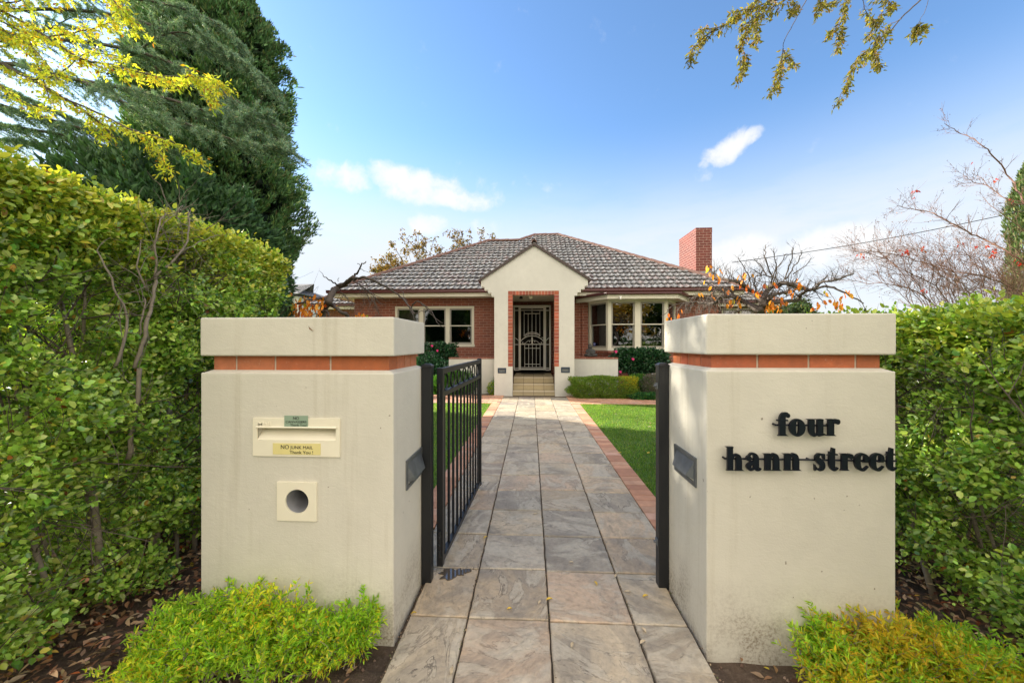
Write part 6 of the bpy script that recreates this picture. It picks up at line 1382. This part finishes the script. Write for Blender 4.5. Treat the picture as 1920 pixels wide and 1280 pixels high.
gnarled('gnarled bare fruit tree with orange leaves behind the lettered pillar', P(1428, 600, 6.2)[:2]+(0,), Rp, 6.2, 5.053, (1240, 440),
        [(1390,522,6,8),(1395,528,4,5),(1345,535,6,12),(1362,545,4,8),(1365,565,5,5),(1442,575,14,6),(1455,572,8,6),(1495,530,4,5),(1500,533,5,4),(1420,550,3,3),(1462,562,6,6),(1476,560,5,5),(1486,545,3,4),(1547,547,2,3),(1563,563,3,4),(1570,568,5,4),(1578,573,5,5),(1537,567,3,3),(1586,548,4,4),(1597,547,2,3),(1275,586,3,4),(1253,592,4,3),(1330,500,3,6),(1400,510,3,8),(1440,528,3,10),(1350,520,4,10),(1470,545,4,10),(1410,545,3,6),(1523,577,2,3),(1381,560,3,6),(1430,540,4,14),(1308,545,2,6)], .75, 2)
Lp = [([(770,1200),(775,900),(790,760),(850,640)], .065, .05, 'bare'), ([(850,650),(900,520),(960,450),(1050,400),(1140,350),(1200,290)], .05, .026, 'bare'), ([(1200,290),(1240,240),(1300,130),(1375,75)], .018, .006, 'bare'), ([(1300,130),(1260,100)], .005, .003, 'bare'), ([(1290,180),(1340,200),(1420,235)], .005, .002, 'bare'),
      ([(1150,345),(1250,312),(1400,305),(1550,375),(1700,450),(1850,560),(1950,670),(2050,800)], .022, .008, 'bare'), ([(1050,400),(960,385),(880,330),(780,270)], .014, .005, 'bare'), ([(780,270),(730,205)], .004, .002, 'bare'), ([(830,600),(700,590),(560,620),(400,670),(180,740)], .024, .010, 'bare'), ([(860,650),(950,710),(1050,780),(1130,830)], .03, .022, 'bare'),
      ([(1200,350),(1320,420),(1400,480),(1490,560),(1500,640),(1560,800)], .009, .003, 'droop'), ([(1330,330),(1390,400),(1400,460),(1500,540),(1640,600)], .008, .003, 'bare'), ([(1000,470),(1060,530),(1130,600),(1200,660)], .007, .003, 'droop'), ([(1480,330),(1600,330),(1640,350)], .005, .003, 'bare'), ([(1700,450),(1860,470),(1900,560),(1960,650)], .006, .003, 'bare'), ([(1490,560),(1580,650),(1650,690)], .005, .002, 'bare'),
      ([(1360,480),(1400,560),(1440,700)], .005, .002, 'bare'), ([(560,620),(480,560),(400,540),(300,550),(200,610)], .009, .005, 'bare'), ([(840,650),(830,760),(860,820)], .02, .015, 'bare'), ([(760,830),(720,800),(780,760),(830,770)], .014, .010, 'bare'), ([(990,350),(1000,300)], .005, .003, 'bare'),
      ([(2050,800),(2000,700),(2060,640),(2130,650),(2250,760),(2320,850),(2440,930)], .010, .004, 'bare'), ([(2130,650),(2260,740),(2350,900),(2460,990)], .008, .003, 'bare'), ([(2050,800),(2180,760),(2300,820)], .006, .003, 'bare'), ([(1950,670),(1990,760),(2030,820),(2120,1040),(2200,1100)], .008, .003, 'bare')]
gnarled('gnarled bare fruit tree with a cluster of orange leaves behind the mail slot pillar', P(608, 600, 5.6)[:2]+(0,), Lp, 5.6, 7.385, (500, 480),
        [(566,560,16,7),(572,575,22,9),(555,582,14,7),(585,570,16,9),(590,582,6,6),(560,590,8,6),(600,583,4,4),(608,562,4,4),(548,579,3,3),(575,588,8,8),(540,552,3,4),(631,573,2,2),(671,590,3,4),(682,588,7,4),(693,592,4,3),(515,560,2,3),(595,556,4,6)], .7, 2)

# ---------------- crepe myrtle thicket beyond the right hedge
def myrtle():
    Y = 8.8; t = thing('crepe_myrtle', 'leafless crepe myrtle with long arching twigs and a few red leaves beyond the right hedge', 'tree', (P(1960, 600, Y).x, Y, 0)); b = Br(); f, o = 2.8235, (1240, 200)
    def L_(pts, r0, r1, tw, kids=3, Y=Y, dep=1):
        q, rad = b.limb([P(o[0]+u/f, o[1]+v/f, Y+.3*math.sin(i*1.9+r0*50)) for i, (u, v) in enumerate(pts)], r0*.62, r1*.7, 6, .02)
        for i in range(2, len(q)):
            tan = (q[i]-q[i-1]).normalized()
            for _ in range(kids): b.twig(q[i], tan*.9+rv()*.75+Vector((0, 0, .15)), random.uniform(.25, .8)*tw, min(.008, rad[i]*.5), dep, .1, .55, (2, 4), 4, .35, .0028, True, b.b)
    L_([(2250,1300),(2000,640),(1915,500),(1850,380),(1780,290),(1710,210),(1640,160),(1560,130),(1500,90)], .03, .006, .45, 1)
    L_([(2250,1300),(2000,900),(1850,780),(1700,700),(1600,650),(1500,600),(1420,560),(1330,540),(1250,525)], .035, .007, .6, 2)
    L_([(1250,525),(1210,560),(1188,605)], .005, .003, .2, 1)
    L_([(2200,1200),(1900,980),(1700,900),(1500,860),(1300,800),(1150,770),(1030,760)], .025, .006, .8, 3)
    L_([(1600,1130),(1450,950),(1300,870),(1150,790),(1040,770)], .02, .006, .7, 3); L_([(1560,1130),(1350,980),(1200,940),(1060,930),(960,900)], .02, .006, .7, 3)
    L_([(2250,800),(2000,560),(1850,500),(1720,420),(1640,390),(1600,355)], .02, .005, .55, 3); L_([(2250,900),(1950,680),(1800,560),(1700,480)], .018, .005, .55, 2)
    L_([(1700,1130),(1560,900),(1500,780),(1460,690)], .014, .005, .5, 2); L_([(1750,1130),(1700,900),(1600,760)], .014, .005, .7, 3); L_([(2200,1100),(2000,940),(1850,860),(1760,780)], .02, .006, .7, 2)
    for k in range(44):
        u0 = random.uniform(1350, 2150); L_([(u0, 1130), (u0-random.uniform(20, 120), 1000), (u0-random.uniform(60, 260), random.uniform(800, 940)), (u0-random.uniform(120, 420), random.uniform(680, 900))], .012, .004, .7, 2, Y+random.uniform(-.5, 1.5))
    b.a.obj('trunk', M['twig_red'], t, smooth=True, uv=False); b.b.obj('twig', M['twig_red'], t, uv=False)
    # dark seed heads and the last red leaves
    A = np.array([a[0][:] for a in b.anch]); k = rng.integers(0, len(A), 5200); n = len(k)
    leaves('seed_heads', A[k]+rng.standard_normal((n, 3))*.02, rdir(n), rdir(n), .024, .016, palette(n, [((.07,.045,.035), 5), ((.16,.10,.06), 2), ((.30,.16,.08), 1)], .2), M['dry'], t, LEAF_OVAL)
    A = np.array([P(u+random.gauss(0, 4), v+random.gauss(0, 3), 8.7)[:] for (u, v, c_) in [(1715,360,7),(1700,470,9),(1727,467,5),(1615,477,7),(1690,475,3),(1865,336,5),(1833,462,4),(1865,470,7),(1910,490,7),(1855,462,5),(1862,479,4),(1800,455,4),(1900,372,3),(1735,545,5),(1825,300,1)] for _ in range(c_)]); n = len(A)
    leaves('crown', A, unit(rdir(n)*.6+np.array([0, 0, -.8])), rdir(n), .075, .03, palette(n, [((.55,.05,.03), 4), ((.38,.03,.02), 3), ((.65,.16,.05), 1)], .15), M['leaf_soft'], t, LEAF_LANCE)
myrtle()
def column_cypress():
    Y = 11.5; c = P(1950, 500, Y); H_ = P(1945, 330, Y).z+.6; t = thing('column_cypress', 'narrow upright green cypress at the right edge beyond the bare twigs', 'tree', (c.x, Y, 0)); n = 16000
    z = H_*rng.random(n)**.9; a = 2*PI*rng.random(n); R0 = .60*np.clip((H_-z)/1.5, 0, 1)**.5*(1+.1*np.sin(a*5+z*3)); rr = R0*(1-.2*np.abs(rng.standard_normal(n)))
    pos = np.stack([c.x+rr*np.cos(a), Y+rr*np.sin(a), z], 1); d = unit(np.stack([np.cos(a)*.4, np.sin(a)*.4, np.ones(n)], 1)+rdir(n)*.4)
    leaves('crown', pos, d, rdir(n), .15, .035, palette(n, [((.09,.15,.045), 4), ((.14,.19,.06), 3), ((.22,.22,.08), 1.5), ((.05,.09,.03), 2)], .2), M['needle'], t, SPRAY)
    m = MB(); m.tube([(c.x, Y, 0), (c.x, Y, H_-.3)], [.12, .02], 8); m.obj('trunk', M['bark'], t)
column_cypress()
# ---------------- trees beyond the house
def far_tree(name, label, u, vtop, Y, R, pal, dens, leafs=True, L_=.13, sub=2, r0=.10, vb=None, mt='bark', kids=(3, 5), up=.25, spreadn=.06, nper=1.6):
    c = P(u, 600, Y); H_ = P(u, vtop, Y).z; t = thing(name, label, 'tree', (c.x, Y, 0)); b = Br(); base = H_-R*1.9
    b.limb([(c.x, Y, -.1), (c.x+.1, Y, base*.6), (c.x, Y, base)], r0, r0*.7, 7)
    for _ in range(dens):
        d = Vector((random.gauss(0, .6), random.gauss(0, .6), 1)).normalized(); b.twig(Vector((c.x, Y, base-random.uniform(0, R*.5))), d, R*1.1, r0*.45, sub, up, .6, kids, 4, .7, .006, True, b.a, .6)
    if leafs:
        for _ in range(int(R*16)):        # outer leafy sprays of the crown
            q = rv(); p0 = Vector((c.x+q.x*R*.95, Y+q.y*R*.95, H_-R*.95+abs(q.z)*R*.9 if q.z > 0 else H_-R*.95+q.z*R*.8)); st = Vector((c.x+q.x*R*.3, Y+q.y*R*.3, H_-R*1.3)); b.a.tube(smooth_poly([st, st.lerp(p0, .5)+rv()*.12, p0], 3), .012, 3, cap=False)
            b.anch += [(p0+rv()*random.uniform(0, .32), rv()) for _ in range(7)]+[(st.lerp(p0, random.uniform(.5, 1))+rv()*.1, rv()) for _ in range(3)]
        leaf_at('crown', b.anch, nper, spreadn, L_, L_*.6, pal, M['leaf_soft'], t, .2, LEAF_OVAL)
    b.a.obj('trunk', M[mt], t, uv=False)
    return t
gp_ = [((.15,.095,.035), 4), ((.10,.065,.03), 4), ((.22,.14,.045), 2), ((.11,.12,.04), 1)]
far_tree('autumn_tree', 'brown-leaved autumn tree behind the left roof slope', 788, 434, 25, 2.2, gp_, 13, sub=2, L_=.15, nper=4.0)
far_tree('autumn_tree', 'thin autumn tree just left of the roof ridge', 888, 424, 26, 1.9, gp_, 11, sub=2, L_=.14, nper=3.2)
far_tree('autumn_tree', 'low sparse autumn tree left of the brown-leaved one', 742, 482, 24, 1.4, gp_, 9, sub=2, L_=.14, nper=3.2)
far_tree('bare_tree', 'small bare tree just right of the chimney', 1362, 488, 20, 1.6, gp_, 9, False, sub=2, mt='twig', r0=.06)
for i, (u, v, lab) in enumerate([(1500, 566, 'rounded dark green tree far off between the bare tree and the right hedge'), (1462, 576, 'distant olive bush far behind the orange leaves, lower of the two')]):
    Y = 45; c = P(u, 600, Y); H_ = P(u, v, Y).z; mound('distant_tree', lab, 'tree', (c.x, Y, H_*.5), (1.7, 1.4, H_*.52), 5000, .35, .2, [((.05,.09,.04), 4), ((.09,.13,.06), 3), ((.12,.11,.07), 1)], M['leaf_soft'], LEAF_OVAL, stems=3)
# ---------------- across the street, behind the viewer (seen only as reflections)
for (x, y, h, lab, pl_) in [(-14, -17, 8, 'dense green street tree across the road, far left', [((.05,.11,.03), 3), ((.09,.15,.04), 2)]), (15, -20, 9, 'green street tree across the road, far right', [((.05,.11,.03), 3), ((.09,.15,.04), 2)]), (-3, -16.5, 6.5, 'small dark tree across the road between the larger ones', [((.04,.09,.03), 3), ((.07,.12,.04), 2)]), (4.6, -17.5, 7, 'small russet tree across the road', [((.30,.18,.05), 3), ((.16,.16,.05), 2)]), (-7, -19, 9, 'green street tree across the road, left', [((.05,.11,.03), 3), ((.09,.15,.04), 2)]), (1, -21, 8, 'broad green street tree across the road, middle', [((.05,.10,.03), 3), ((.10,.15,.04), 2)]), (8.5, -18, 9, 'golden street tree across the road, right', [((.50,.34,.05), 3), ((.40,.30,.05), 2)])]:
    t = thing('roadside_tree', lab, 'tree', (x, y, 0)); b = Br(); b.limb([(x, y, -.1), (x+.1, y, h*.3), (x, y, h*.5)], .22, .12, 8)
    for _ in range(14): b.twig(Vector((x, y, h*random.uniform(.12, .5))), Vector((random.gauss(0, .9), random.gauss(0, .9), 1)), h*.33, .07, 2, .2, .7, (3, 5), 4, .3, .012, True, b.a)
    b.a.obj('trunk', M['bark'], t, uv=False); leaf_at('crown', b.anch, 9, .22, .24, .15, pl_, M['leaf_soft'], t, .2, LEAF_OVAL)

mound('roadside_hedge', 'long dark hedge across the road behind the viewer', 'hedge', (2, -15.6, .8), (17, .8, 1.1), 16000, .22, .14, [((.04,.10,.025), 3), ((.08,.15,.04), 2)], M['leaf_soft'], LEAF_OVAL, box=True, stems=2)

mound('laurel_shrub', 'big dark shrub mass behind the left hedge, glimpsed through its gaps', 'shrub', (-5.6, 2.6, 1.1), (1.6, 3.0, 1.1), 9000, .13, .07, [((.05,.13,.03), 4), ((.10,.20,.04), 2)], M['leaf'], LEAF_OVAL)
mound('laurel_shrub', 'yellow-green shrub mass behind the right hedge, glimpsed through its gaps', 'shrub', (5.4, 3.6, .62), (1.5, 3.4, .72), 9000, .11, .06, [((.16,.26,.05), 4), ((.30,.36,.07), 2)], M['leaf'], LEAF_OVAL)

mound('laurel_shrub', 'tall dark evergreen shrub behind the far end of the left hedge', 'shrub', (-4.5, 4.75, 1.85), (1.0, 1.6, 1.85), 60000, .10, .032, [((.06,.13,.05), 4), ((.085,.17,.06), 2), ((.035,.08,.03), 2)], M['needle'], SPRAY)  # added sun blocker, keeps sun patches off the path
